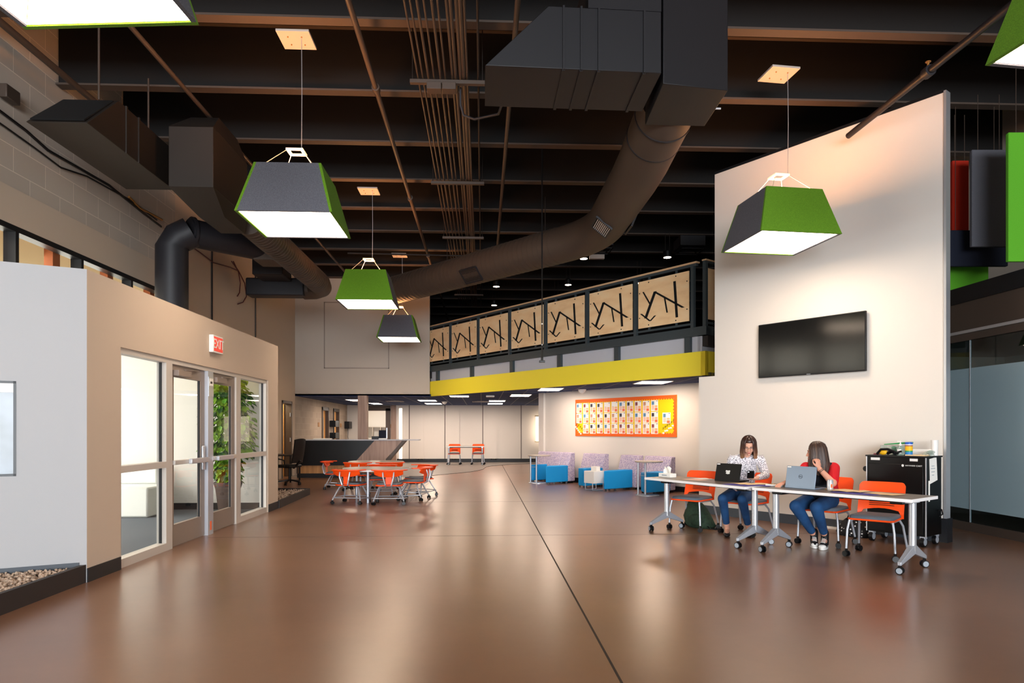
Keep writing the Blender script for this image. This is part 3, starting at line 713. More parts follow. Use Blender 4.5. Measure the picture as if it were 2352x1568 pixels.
p = pipe('sprinkler_pipe', 'thin dark pipe running away between the conduit bundle and the hanging microphone rod', 'pipe', [(.36, -5, 5.77), (.36, 16, 5.77)], .03)
p = pipe('sprinkler_pipe', 'black pipe at upper right that ends above the tall right wall', 'pipe', [(4.99, -5, 5.42), (4.99, 9.0, 5.42)], .04, 'duct_paint'); fit(p, (7.35,), 4.99, 5.42, .042, 'duct_paint')
b = MB(); b.cyl((0, .0, 0), (0, 0, .07), .012, 8); b.cyl((0, 0, .07), (0, 0, .075), .03, 10); o = b.build('fire_sprinkler', 'brass'); o.location = (4.99, 7.35, 5.46); tag(o, 'small brass sprinkler head on top of the black pipe at upper right', 'sprinkler')
b = MB(); b.tube([(0, 0, 0), (3.0, .05, .02)], .03, 8)
pipe('cross_pipe', 'thin pipe crossing from the small far lamps toward the balcony', 'pipe', [(-3.2, 16.2, 5.6), (1.0, 16.4, 5.6)], .02, 'beam_paint')
words = ['leftmost', 'second from the left', 'third from the left', 'fourth from the left', 'fifth from the left', 'sixth from the left', 'seventh from the left', 'fourth from the right', 'third from the right', 'second from the right', 'rightmost']
xs = [-.80, -.74, -.67, -.60, -.52, -.46, -.37, -.33, -.27, -.23, -.19]; rs = [.012, .012, .016, .012, .016, .012, .016, .02, .02, .026, .016]
for k, x in enumerate(xs):
    pipe('conduit', 'brown painted electrical conduit, %s in the overhead bundle' % words[k], 'conduit', [(x, -4, 5.80), (x, 24, 5.80)], rs[k], 'conduit_paint', 'electrical conduits in the overhead bundle', 8)
pipe('conduit', 'single dark conduit to the right of the overhead bundle', 'conduit', [(-.05, -4, 5.80), (-.05, 24, 5.80)], .014, 'beam_paint')
names = ['nearest strut rack under the conduit bundle with two junction boxes', 'second strut rack under the conduit bundle', 'third strut rack under the conduit bundle, in front of the round duct', 'farthest strut rack under the conduit bundle, seen beyond the round duct']
for k, y in enumerate((8.45, 11.9, 15.3, 21.8)):
    t = thing('conduit_rack', names[k], 'conduit rack', (-.45, y, 5.72), 0, 'conduit racks')
    m = MB(); m.box(-.45, -.03, 0, .48, .03, .045); m.build('strut', 'conduit_paint', t)
    for x in (-.42, .45):
        m = MB(); m.cyl((x, 0, 0), (x, 0, 1.2), .006, 6); m.build('hanger_rod', 'beam_paint', t)
    if k == 0:
        m = MB(); m.box(-.24, -.07, -.09, -.06, .07, -.002); m.build('junction_box', 'conduit_paint', t, bevel=.005)
        m = MB(); m.box(-.05, -.07, -.09, .12, .07, -.002); m.build('junction_box', 'conduit_paint', t, bevel=.005)
pipe('bent_conduit', 'bent conduit looping from the bundle to the underside of the big box duct', 'conduit', [(-.28, 8.6, 5.76), (-.28, 8.62, 5.55), (-.24, 8.63, 5.42), (-.1, 8.6, 5.36), (.2, 8.4, 5.34), (.30, 7.6, 5.30), (.16, 6.95, 5.12), (.15, 6.9, 4.96)], .016, 'duct_paint')
# rod-hung microphone
q = on_y(1245, 11.0)
t = thing('hanging_microphone', 'thin black hanging rod with a small black box at its end', 'microphone', (q.x, 11.0, H+(HOR-832)*q.y/F_PX))
m = MB(); m.cyl((0, 0, .05), (0, 0, 6.0-t.location.z), .011, 8); m.build('rod', 'black_plastic', t)
m = MB(); m.box(-.045, -.03, 0, .045, .03, .035); m.cyl((0, 0, .03), (0, 0, .09), .02, 10); m.build('microphone_box', 'black_plastic', t, bevel=.004)
m = MB(); m.cyl((.0, -.012, .28), (0, -.012, .30), .014, 8); m.cyl((.0, -.012, .62), (0, -.012, .64), .014, 8); m.build('clip', 'alu', t)
# ---- big box ducts in the middle
zb = 4.95
A, B_, C_, D = on_z(1114, 150, zb), on_z(1519, 168, zb), on_z(1475, 256, zb), on_z(1113, 244, zb)
t = thing('box_duct', 'wide dark sheet metal box duct with a slanted left end, overhead in the middle', 'air duct', tuple(A))
def L_(p, z=None): v = Vector(p)-Vector(t.location); 
def loc(p, base, z=None): v = Vector(p)-Vector(base); v.z = (z if z is not None else p[2])-base[2]; return v
base = A
ct = (A-B_).normalized()
top = 5.56
A2 = A-ct*.62; D2 = D-ct*.62
m = MB(); m.hexa([loc(p, base, zb) for p in (A, B_, C_, D)], [loc(p, base, top) for p in (A2, B_, C_, D2)]); m.build('duct_body', 'duct_dark', t, bevel=.006)
nrm = Vector((-ct.y, ct.x, 0)); nrm = nrm if nrm.dot(D-A) < 0 else -nrm
for f in (.44, .54, .64, .9):
    P = A+(B_-A)*f; Q = D+(C_-D)*f
    m = MB(); m.beam(loc(P+nrm*.01, base, zb-.012), loc(P+nrm*.01, base, top), .03, .02, up=(1, 0, 0)); m.beam(loc(P, base, zb-.008), loc(Q, base, zb-.008), .03, .016); m.build('seam', 'duct_dark', t)
m = MB(); m.hexa([loc(p, base, top) for p in (A2+(B_-A2)*.35, B_, C_, D2+(C_-D2)*.35)], [loc(p, base, 6.04) for p in (A2+(B_-A2)*.35, B_, C_, D2+(C_-D2)*.35)]); m.build('duct_riser', 'duct_dark', t)
E, Fp, G, I_ = on_z(1523, 192, 4.9), on_z(1672, 208, 4.9), on_z(1618, 290, 4.9), on_z(1482, 287, 4.9)
t2 = thing('box_duct', 'dark box duct dropping from the roof at the right end of the wide one', 'air duct', tuple(E)); base2 = E
m = MB(); m.hexa([loc(p, base2, 4.9) for p in (E, Fp, G, I_)], [loc(p, base2, 6.04) for p in (E, Fp, G, I_)]); m.build('duct_body', 'duct_dark', t2, bevel=.006)
m = MB(); hp = Fp+(G-Fp)*.55; m.cyl(loc(hp, base2, 4.93), loc(hp+Vector((.07, 0, 0)), base2, 4.93), .012, 8); m.build('damper_handle', 'alu', t2)
# ---- big round duct
RD = .345; zc = 5.0
t = thing('round_duct', 'large round brown duct bending left below the joists, in front of the balcony', 'air duct', (2.17, 7.7, zc))
bend = Vector((2.16, 12.35, zc)); end = Vector((-2.75, 18.1, zc))
d2 = (end-bend).normalized()
path = [(2.17, 7.6, zc), (2.17, 9.5, zc)]+[tuple(bend+Vector((0, -1, 0))*.8*(1-s)+d2*.8*s) for s in ()]
P0, P1, P2 = bend+Vector((0, -.9, 0)), bend, bend+d2*.9
arc = [(1-s)**2*P0+2*s*(1-s)*P1+s*s*P2 for s in [i/10 for i in range(11)]]
o_ = Vector((2.17, 7.7, zc))
m = MB(); m.tube([Vector(p)-o_ for p in [(2.17, 7.76, zc+.245), (2.17, 8.0, zc+.17), (2.17, 8.45, zc+.11), (2.17, 9.0, zc+.03), (2.17, 9.6, zc)]]+[a-o_ for a in arc], RD, 36); m.build('straight_run', 'duct_brown', t)
m = MB(); m.tube([arc[-1]-o_, end-o_], RD, 36); m.build('spiral_run', 'duct_brown', t)
s = MB(); Lr = (end-arc[-1]).length; k = 0.12
while k < Lr-.1:
    c = arc[-1]+d2*k-o_; s.tube([c-d2*.006, c+d2*.006], RD+.006, 36, caps=True); k += .14
s.build('spiral_rib', 'duct_brown', t)
for y, zz in ((8.0, .17), (8.45, .115)):
    s = MB(); s.tube([Vector((0, y-7.7-.012, zz+.002)), Vector((0, y-7.7+.012, zz-.002))], RD+.008, 36); s.build('joint_band', 'duct_paint', t)
def grille(c, axis, down, w, h, lit):
    ax = Vector(axis).normalized(); dn = Vector(down).normalized(); up = ax.cross(dn)
    c = Vector(c)+dn*(RD+.005)-o_
    g = MB()
    for a in (-1, 1): g.beam(c+ax*a*w/2-up*h/2, c+ax*a*w/2+up*h/2, .03, .03, up=dn)
    for a in (-1, 1): g.beam(c-ax*w/2+up*a*h/2, c+ax*w/2+up*a*h/2, .03, .03, up=dn)
    fr = g.build('register_grille', 'duct_paint', t)
    g = MB()
    for i in range(9): q = c+up*(-h/2+h*(i+.8)/10); g.beam(q-ax*w/2, q+ax*w/2, .012, .014, up=dn)
    g.build('louvre', 'white_plastic' if lit else 'conduit_paint', fr)
    g = MB(); g.beam(c-ax*w/2-dn*.012, c+ax*w/2-dn*.012, h, .004, up=dn); g.build('grille_back', 'slot', fr)
grille((2.17, 11.0, zc), (0, 1, 0), (-.62, 0, -.78), .5, .3, True)
grille((2.17, 11.2, zc), (0, 1, 0), (.95, -.1, -.4), .5, .26, True)
mid = bend+d2*3.4; side = Vector((-d2.y, d2.x, 0))
grille(mid, d2, side*.75+Vector((0, 0, -.62)), .55, .32, False)
for q in (bend+d2*1.4, bend+d2*4.6):
    m = MB(); m.cyl(q-o_+Vector((0, 0, RD)), q-o_+Vector((0, 0, 1.05)), .008, 6); m.build('hanger_rod', 'beam_paint', t)
# ---- ducts along the left wall
def hexbox(name, label, bot, top_, m='duct_umber'):
    b0 = Vector(bot[0]); t_ = thing(name, label, 'air duct', tuple(b0))
    mm = MB(); mm.hexa([Vector(p)-b0 for p in bot], [Vector(p)-b0 for p in top_]); mm.build('duct_body', m, t_, bevel=.006); return t_, b0
zb1 = 4.8
t_, b0 = hexbox('box_duct', 'brown box duct with a sloped open near end, high beside the block wall', [(-5.02, 7.65, zb1), (-4.36, 7.65, zb1), (-4.36, 9.75, zb1), (-5.02, 9.75, zb1)], [(-5.02, 8.3, 5.36), (-4.36, 8.3, 5.36), (-4.36, 9.75, 5.36), (-5.02, 9.75, 5.36)])
mm = MB(); mm.extr([Vector(p)-b0 for p in ((-4.98, 7.67, zb1+.03), (-4.40, 7.67, zb1+.03), (-4.40, 8.27, 5.33), (-4.98, 8.27, 5.33))], (0, -.012, .012)); mm.build('duct_mouth', 'slot', t_)
for y in (8.45, 8.75):
    mm = MB(); mm.box(.655, y-7.65, -.01, .675, y-7.65+.03, .57); mm.build('seam', 'duct_umber', t_)
for x, y in ((-4.4, 7.95), (-4.4, 9.1)):
    mm = MB(); mm.cyl(Vector((x, y, 5.2))-b0, Vector((x, y, 6.04))-b0, .012, 6); mm.build('hanger_rod', 'conduit_paint', t_)
t_, b0 = hexbox('box_duct', 'square brown box duct right of the sloped one, above the black elbow duct', [(-4.14, 9.1, 4.62), (-3.56, 9.1, 4.62), (-3.56, 10.4, 4.62), (-4.14, 10.4, 4.62)], [(-4.14, 9.1, 5.42), (-3.56, 9.1, 5.42), (-3.56, 10.4, 5.42), (-4.14, 10.4, 5.42)])
mm = MB(); mm.hexa([Vector(p)-b0 for p in ((-4.14, 9.1, 5.42), (-3.56, 9.1, 5.42), (-3.56, 10.4, 5.42), (-4.14, 10.4, 5.42))], [Vector(p)-b0 for p in ((-4.02, 9.5, 5.72), (-3.64, 9.5, 5.72), (-3.64, 10.2, 5.72), (-4.02, 10.2, 5.72))]); mm.build('duct_hood', 'duct_umber', t_)
mm = MB(); mm.hexa([Vector(p)-b0 for p in ((-3.95, 9.6, 4.38), (-3.6, 9.6, 4.38), (-3.6, 10.4, 4.38), (-3.95, 10.4, 4.38))], [Vector(p)-b0 for p in ((-4.14, 9.1, 4.62), (-3.56, 9.1, 4.62), (-3.56, 10.4, 4.62), (-4.14, 10.4, 4.62))]); mm.build('duct_taper', 'duct_umber', t_)
o2 = Vector((-5.2, 11.55, 2.902)); t = thing('elbow_duct', 'black round duct rising from the entry roof, turning right at an elbow', 'air duct', tuple(o2))
cz = 4.74-2.9
m = MB(); m.tube([(0, 0, 0.0), (0, 0, cz-.28), (.09, .03, cz-.12), (.28, .09, cz)], .255, 32); m.build('riser', 'duct_paint', t)
m = MB(); m.tube([(.24, .08, cz), (.75, .6, cz-.0), (1.15, 1.0, cz-.0)], [.235, .235, .235], 32); m.build('side_run', 'duct_paint', t)
m = MB(); m.tube([(.26, .10, cz), (.29, .13, cz)], .27, 32); m.build('elbow_band', 'duct_paint', t)
m = MB(); m.box(1.05, .85, cz-.26, 1.5, 1.4, cz+.3); m.build('junction_box', 'duct_brown', t, bevel=.02)
o3 = Vector((-3.62, 10.6, 4.66)); t = thing('round_duct', 'round spiral duct on the left ending in a dark cross piece', 'air duct', tuple(o3))
m = MB(); m.tube([(0, 0, 0), (0, 4.6, 0), (-.05, 4.95, 0), (-.25, 5.2, 0), (-.5, 5.25, 0)], .235, 32); m.build('main_run', 'duct_brown', t)
s = MB()
for i in range(36): s.tube([(0, .15+i*.12, 0), (0, .16+i*.12, 0)], .24, 32)
s.build('spiral_rib', 'duct_brown', t)
m = MB(); m.box(-1.75, 4.95, -.2, -.45, 5.35, .2); m.add([], []); m.build('cross_piece', 'duct_paint', t, bevel=.03)
m = MB(); m.box(-1.35, 4.2, .1, -.7, 4.9, .45); m.build('damper_box', 'duct_paint', t, bevel=.02)
# conduit drops, cables and boxes on the left wall
for px, lab in ((487, 'thin dark conduit running straight up the left wall above the exit sign'), (587, 'thin pale conduit on the left wall right of the hanging red cables')):
    p = on_x(px, XL+.02); pipe('wall_conduit', lab, 'conduit', [(XL+.02, p.y, 2.3), (XL+.02, p.y, 5.6)], .017, 'beam_paint' if px < 500 else 'conduit_paint')
def wl(px, py, off=.03): return on_x(px, XL+off, py)
pipe('red_cable', 'dark red cable sagging along the left wall to the hanging loops', 'cable', [wl(430, 560), wl(460, 580), wl(490, 603), wl(530, 614), wl(548, 622)], .012, 'cable_red')
pipe('red_cable', 'long dark red cable loop hanging down the left wall, outer one', 'cable', [wl(532, 600), wl(548, 622), wl(562, 650), wl(566, 680), wl(558, 694), wl(546, 698)], .012, 'cable_red')
pipe('red_cable', 'short dark red cable tail hanging inside the longer loop', 'cable', [wl(536, 600), wl(548, 625), wl(552, 650), wl(550, 672), wl(545, 680)], .012, 'cable_red')
pipe('black_cable', 'thick black cable draped down along the block wall at upper left', 'cable', [wl(-60, 215), wl(0, 255), wl(60, 300), wl(110, 345), wl(180, 385), wl(250, 425), wl(330, 490), wl(370, 520)], .018, 'black_plastic')
pipe('black_cable', 'thinner black cable below the thick one on the block wall', 'cable', [wl(-60, 250), wl(0, 283), wl(80, 340), wl(140, 385), wl(200, 405), wl(300, 460), wl(360, 505)], .012, 'black_plastic')
pipe('tan_cable', 'tan cable bunch by the top of the black elbow duct', 'cable', [wl(296, 452), wl(320, 478), wl(345, 490), wl(372, 505)], .02, 'brass')
q = wl(12, 217); m = MB(); m.box(-.0, -.12, -.08, .1, .12, .08); o = m.build('junction_box', 'conduit_paint', bevel=.01); o.location = q; tag(o, 'pale metal junction box on the block wall at the far upper left', 'junction box')
# acoustic baffles at right
def baffle(px0, py0, px1, py1, dep, m, label, th=.06, r=0):
    r0, r1 = (px0-1176)/F_PX, (px1-1176)/F_PX; z1, z0 = H+(HOR-py0)*dep/F_PX, H+(HOR-py1)*dep/F_PX
    c = W3((r0+r1)/2*dep, dep, z0); w = (r1-r0)*dep
    t = thing('acoustic_baffle', label, 'acoustic panel', tuple(c), r-YAW, 'hanging felt acoustic panels')
    mm = MB(); mm.box(-w/2, 0, 0, w/2, th, z1-z0); mm.build('panel', m, t, bevel=.012)
    for x in (-w*.3, w*.3):
        mm = MB(); mm.cyl((x, th/2, z1-z0), (x, th/2, 6.04-z0), .004, 5); mm.build('suspension_wire', 'conduit_paint', t)
baffle(2188, 368, 2226, 529, 9.9, 'felt_red', 'narrow red hanging acoustic panel right of the tall wall')
baffle(2233, 343, 2315, 566, 9.3, 'felt_grey', 'grey hanging acoustic panel between the red and the green one')
baffle(2168, 528, 2316, 611, 9.65, 'felt_navy', 'dark navy hanging acoustic panel below the red and grey ones')
baffle(2160, 612, 2271, 675, 10.1, 'felt_bright', 'short green hanging acoustic panel, lowest of the group')
baffle(2317, 303, 2420, 600, 8.5, 'felt_bright', 'tall green hanging acoustic panel cut by the right edge of the photo')
# upper floor downlights and ceiling bits beyond the balcony
for px, py, dep, lab in ((1140, 658, 19.5, 'small round downlight on twin rods, left of the microphone rod'), (1135, 701, 22.5, 'small round downlight below and behind the twin rod one'), (1305, 654, 19.0, 'small round downlight right of the microphone rod'), (1341, 594, 16.0, 'small round downlight beside the white box under the joists'), (1533, 591, 15.9, 'small round downlight close to the tall wall'), (1468, 650, 18.6, 'small round downlight seen just over the balcony rail near its right end'), (1278, 698, 21.0, 'small round downlight just over the middle of the balcony rail')):
    t = thing('downlight', lab, 'downlight', tuple(W3((px-1176)/F_PX*dep, dep, H+(HOR-py)*dep/F_PX)), 0, 'downlights over the upper floor')
    zt = 6.04-t.location.z
    m = MB(); m.lathe([(.10, 0), (.10, .14), (.04, .17)], 20); m.build('housing', 'black_plastic', t)
    m = MB(); m.lathe([(.086, -.004), (.086, 0)], 20); m.build('lens', 'down_glow', t)
    m = MB(); m.cyl((-.05, 0, .15), (-.05, 0, zt), .006, 6); m.cyl((.05, 0, .15), (.05, 0, zt), .006, 6); m.build('hanger_rod', 'beam_paint', t)
c = W3((1371-1176)/F_PX*15.5, 15.5, H+(HOR-595)*15.5/F_PX); t = thing('emergency_light', 'small white box light under the joists beyond the big round duct', 'emergency light', tuple(c), -YAW)
m = MB(); m.box(-.17, -.05, 0, .17, .05, .1); m.build('housing', 'canopy_white', t, bevel=.008); m = MB(); m.cyl((0, 0, .1), (0, 0, 6.04-c.z), .006, 6); m.build('hanger_rod', 'beam_paint', t)
for px, py, dep, lab in ((1375, 577, 16.4, 'dark square ceiling diffuser above the white box light'), (1583, 578, 16.4, 'dark square ceiling diffuser near the tall wall above the balcony')):
    c = W3((px-1176)/F_PX*dep, dep, H+(HOR-py)*dep/F_PX); t = thing('ceiling_diffuser', lab, 'air diffuser', tuple(c))
    m = MB()
    for k in range(4): w = .3-.07*k; m.box(-w, -w, .02*k, w, -w+.03, .02*k+.012).box(-w, w-.03, .02*k, w, w, .02*k+.012).box(-w, -w, .02*k, -w+.03, w, .02*k+.012).box(w-.03, -w, .02*k, w, w, .02*k+.012)
    m.build('louvre_ring', 'duct_paint', t); m = MB(); m.box(-.3, -.3, .08, .3, .3, max(.1, 6.04-c.z)); m.build('neck', 'duct_paint', t)
# troffers, diffusers and small fittings in the corridor ceiling
def troffer(px0, px1, pyf, pyn, label):
    y0 = on_z(px0, pyn, 2.434); y1 = on_z(px0, pyf, 2.434); x1 = on_z(px1, pyn, 2.434).x
    ln = y1.y-y0.y
    t = thing('ceiling_light', label, 'ceiling light', (y0.x, y0.y, 2.418), 0, 'recessed lights in the navy tile ceiling')
    w = x1-y0.x; m = MB(); m.box(0, 0, .008, w, .02, .04).box(0, ln-.02, .008, w, ln, .04).box(0, .02, .008, .02, ln-.02, .04).box(w-.02, .02, .008, w, ln-.02, .04); m.build('frame', 'white_plastic', t)
    m = MB(); m.box(.02, .02, .016, w-.02, ln-.02, .03); m.build('diffuser', 'troffer', t)
for a in ((1031, 1077, 911.2, 908.0, 'recessed light directly under the left part of the yellow band'), (1174, 1222, 910, 905.5, 'recessed light in front of the alcove wall corner'), (1123, 1162, 922, 919, 'recessed light above the far table, nearer of two in line'), (1120, 1156, 928.0, 925.6, 'recessed light above the far table, closest to the far wall'), (958, 1000, 921, 918, 'recessed light right of the wood column, nearer of two in line'), (974, 1012, 928.0, 925.2, 'recessed light right of the wood column, close to the far wall'), (845, 868, 928, 925, 'recessed light just right of the wood column behind it'), (792, 822, 920.5, 917, 'recessed light just left of the wood column'), (1474, 1548, 881, 874.6, 'largest recessed light, above the right end of the pin board'), (1242, 1296, 897, 891, 'recessed light above the left edge of the pin board')):
    troffer(*a)
for px, py, lab, w in ((907, 920, 'white square air diffuser in the tile ceiling left of the paired lights', .3), (1104, 921, 'white square air diffuser in the tile ceiling above the far table', .3)):
    c = on_z(px, py, 2.43); t = thing('ceiling_diffuser', lab, 'air diffuser', (c.x, c.y, 2.40))
    m = MB()
    for k in range(3): q = w-.08*k; m.box(-q, -q, .01*k, q, -q+.03, .01*k+.01).box(-q, q-.03, .01*k, q, q, .01*k+.01).box(-q, -q, .01*k, -q+.03, q, .01*k+.01).box(q-.03, -q, .01*k, q, q, .01*k+.01)
    m.build('louvre_ring', 'canopy_white', t)
for px, py, lab in ((1021, 922, 'white dome camera on the tile ceiling left of the yellow band end'), (1337, 894, 'white dome smoke detector on the tile ceiling above the pin board')):
    c = on_z(px, py, 2.43); m = MB(); m.lathe([(.03, -.1), (.08, -.06), (.11, 0)], 20); o = m.build('ceiling_dome', 'white_plastic'); o.location = (c.x, c.y, 2.43); tag(o, lab, 'smoke detector' if 'smoke' in lab else 'camera')
c = on_z(1126, 912, 2.38); m = MB(); m.box(-.13, -.1, 0, .13, .1, .055); o = m.build('access_point', 'white_plastic', bevel=.02); o.location = (c.x, c.y, 2.383); tag(o, 'flat white wireless box on the tile ceiling under the yellow band', 'wireless access point')
# ---- balcony railing
t = thing('balcony_railing', 'dark steel balcony railing with plywood panels cut with branching line patterns', 'railing', tuple(S(0, -1.17, 3.37)), SROT)
# local frame of the railing: +x = a (away), -y ... b axis: rotate -90deg gives b
def RL(a, b_, z): v = S(a, b_, z)-S(0, -1.17, 3.37); return Matrix.Rotation(-SROT, 3, 'Z') @ v
sgn = RL(0, 0, 3.37).y   # sign of b in local y (b = +1.17)
sg = 1 if sgn > 0 else -1
ap = [4.78+1.475*k for k in range(8)]
for a in ap:
    m = MB(); m.box(a-.035, -.035, -.15, a+.035, .035, 1.18); m.build('post', 'mezz_dark', t)
m = MB(); m.box(ap[0]-.1, -.03, 1.17, ap[-1]+.05, .03, 1.22); m.build('top_rail', 'mezz_dark', t)
m = MB(); m.box(ap[0]-.12, -.055, 1.22, ap[-1]+.05, .055, 1.255); m.build('wood_cap', 'oak_rail', t, bevel=.006)
m = MB(); m.box(ap[0], -.02, .05, ap[-1], .02, .09); m.build('bottom_rail', 'mezz_dark', t)
strokes = [((.105, .23), (.25, .52), .04), ((.353, .27), (.156, .80), .075), ((.06, .69), (.25, .875), .05), ((.25, .875), (.355, .775), .05), ((.345, .28), (.90, .715), .072), ((.54, .426), (.593, .76), .036), ((.735, .147), (.78, .89), .06)]
pw, phh = 1.30, .97
def panel(a0, flip=1, parent=t, ybase=0, name='plywood_panel'):
    # picture left = far end, so u runs from +a to -a
    m = MB(); y0 = sg*.0; m.box(a0-pw/2, min(y0, sg*.02), .14, a0+pw/2, max(y0, sg*.02), .14+phh)
    m.mat(1)
    for (u0, v0), (u1, v1), w in strokes:
        p = Vector((a0+pw/2-u0*pw, sg*.0215, .14+phh*(1-v0))); q = Vector((a0+pw/2-u1*pw, sg*.0215, .14+phh*(1-v1)))
        m.beam(p, q, .006, w, up=(0, 0, 1)) if abs((q-p).normalized().z) < .2 else m.extr([p+Vector((w/2, 0, 0)), q+Vector((w/2, 0, 0)), q-Vector((w/2, 0, 0)), p-Vector((w/2, 0, 0))], (0, sg*.004, 0))
    for u, v in ((.03, .25), (.03, .78), (.97, .2), (.97, .76), (.22, .05), (.76, .05), (.22, .95), (.76, .95)):
        m.cyl((a0+pw/2-u*pw, sg*.02, .14+phh*(1-v)), (a0+pw/2-u*pw, sg*.028, .14+phh*(1-v)), .012, 8)
    m.build(name, ['plywood', 'slot'], parent)
for k in range(7): panel((ap[k]+ap[k+1])/2)
for k in range(7):
    for u in (.22, .76):
        x = (ap[k]+ap[k+1])/2+pw/2-u*pw
        for z0_, z1_ in ((1.11, 1.17), (.09, .14)): m = MB(); m.box(x-.02, -.015, z0_, x+.02, .015, z1_); m.build('panel_bracket', 'mezz_dark', t)
# return rail at the right end
t = thing('end_railing', 'short return railing with one plywood panel, half hidden by the tall right wall', 'railing', tuple(S(4.52, -1.2, 3.37)), SROT+sg*PI/2*-1)
for x in (.0, 1.42):
    m = MB(); m.box(x-.035, -.035, -.15, x+.035, .035, 1.2); m.build('post', 'mezz_dark', t)
m = MB(); m.box(-.04, -.03, 1.2, 1.5, .03, 1.24); m.build('top_rail', 'mezz_dark', t)
m = MB(); m.box(-.04, -.05, 1.24, 1.5, .05, 1.27); m.build('wood_cap', 'oak_rail', t, bevel=.006)
m = MB(); m.box(.07, -.01, .14, 1.36, .01, 1.11); m.build('plywood_panel', 'plywood', t)
m = MB(); m.box(0, -.02, .05, 1.42, .02, .09); m.build('bottom_rail', 'mezz_dark', t)
# ================================================================== FURNITURE
def caster(mb, x, y, r=.032, yaw=0, grey=False):
    R_ = Matrix.Rotation(yaw, 3, 'Z'); c = Vector((x, y, r))
    off = R_ @ Vector((0, .018, 0)); ax = R_ @ Vector((1, 0, 0)); ax2 = R_ @ Vector((0, 1, 0))
    for s in (-1, 1):
        p = c+ax2*s*.010; q = c+ax2*s*.028; mb.mat(0).cyl(p, q, r, 18)
        if grey: mb.mat(1).cyl(c+ax2*s*.028, c+ax2*s*.031, r*.78, 18)
    mb.mat(0).box(x-.012, y-.012, r*.8, x+.012, y+.012, r*2+.02)
def make_chair(label, loc, rot, group):
    t = thing('stacking_chair', label, 'chair', loc, rot, group)      # faces local -y
    m = MB()
    pts = [(-.235, -.20), (-.20, -.245), (.20, -.245), (.235, -.20), (.225, .20), (.19, .235), (-.19, .235), (-.225, .20)]
    m.prism(pts, .415, .435); m.build('seat_shell', 'orange', t, bevel=.008)
    sp_ = [(x*.93, y*.93-.004) for x, y in pts]; mm = MB()
    prof = [(.435, 1), (.452, 1.0), (.468, .95), (.474, .8), (.470, .4)]
    vs = []; n = len(sp_)
    for z, s in prof: vs += [(x*s, y*s, z) for x, y in sp_]
    fs = [(i*n+k, i*n+(k+1) % n, (i+1)*n+(k+1) % n, (i+1)*n+k) for i in range(len(prof)-1) for k in range(n)]+[tuple(range(n-1, -1, -1)), tuple((len(prof)-1)*n+k for k in range(n))]
    mm.add(vs, fs); mm.build('seat_pad', 'seat_grey', t, smooth=60)
    xs = [-.238, -.23, -.215, -.195, -.18, -.165, -.13, -.08, -.03, .03, .08, .13, .165, .18, .195, .215, .23, .238]
    def zt(x): a = abs(x); return .815 if a < .20 else .815-(a-.20)**2*28
    def zb(x):
        a = abs(x)
        return .42 if a > .196 else (.475 if a > .18 else .50+.02*math.cos(a*9))
    def yf(x, z): return .215+.10*max(0, z-.47)/.35+.0-(x*x)*.9
    m = MB(); m.sheet(xs, zt, zb, yf, .013, 8); bk = m.build('backrest', 'orange', t, smooth=50)
    m = MB()
    for z in (.555, .575, .595):
        for s in (-1,):
            pts_ = [(x, yf(x, z)-.003, z) for x in (-.13, -.06, 0, .06, .13)]; m.tube(pts_, .0035, 5)
    m.build('slot_lines', 'slot', bk)
    for s in (-1, 1):
        m = MB(); m.tube([(s*.215, -.19, .42), (s*.235, -.21, .30), (s*.245, -.215, .09)], .0125, 10); lg = m.build('leg', 'steel', t)
        c = MB(); caster(c, s*.245, -.215, yaw=.4*s); c.build('caster', 'black_plastic', lg)
        m = MB(); m.tube([(s*.20, .12, .42), (s*.225, .19, .34), (s*.25, .265, .09)], .0125, 10); lg = m.build('leg', 'steel', t)
        c = MB(); caster(c, s*.25, .265, yaw=.9-s*.3); c.build('caster', 'black_plastic', lg)
    m = MB(); m.tube([(-.20, -.17, .405), (-.20, .15, .405), (.20, .15, .405), (.20, -.17, .405)], .011, 8); m.build('seat_frame', 'steel', t)
    return t
def rot_for(f_lat, f_dep):            # rotation turning local -y to the given direction
    return ang(f_lat, f_dep)+PI/2
G1 = 'orange chairs at the long training tables'
c1 = make_chair('empty orange chair left of the woman in the dotted blouse, green backpack behind its legs', W3(2.57, 9.60, 0), rot_for(-.72, -.70), G1)
def chair(label, lat, dep, f, g=G1): return dup(c1, W3(lat, dep, 0), rot_for(*f), label, g)
chair('orange chair the woman in the dotted blouse sits on', 3.18, 9.18, (-.78, -.62))
chair('orange chair the woman in the red cardigan sits on', 3.88, 8.36, (-.74, -.67))
chair('empty orange chair at the right end of the tables, in front of the black cart', 4.06, 7.53, (-.68, -.73))
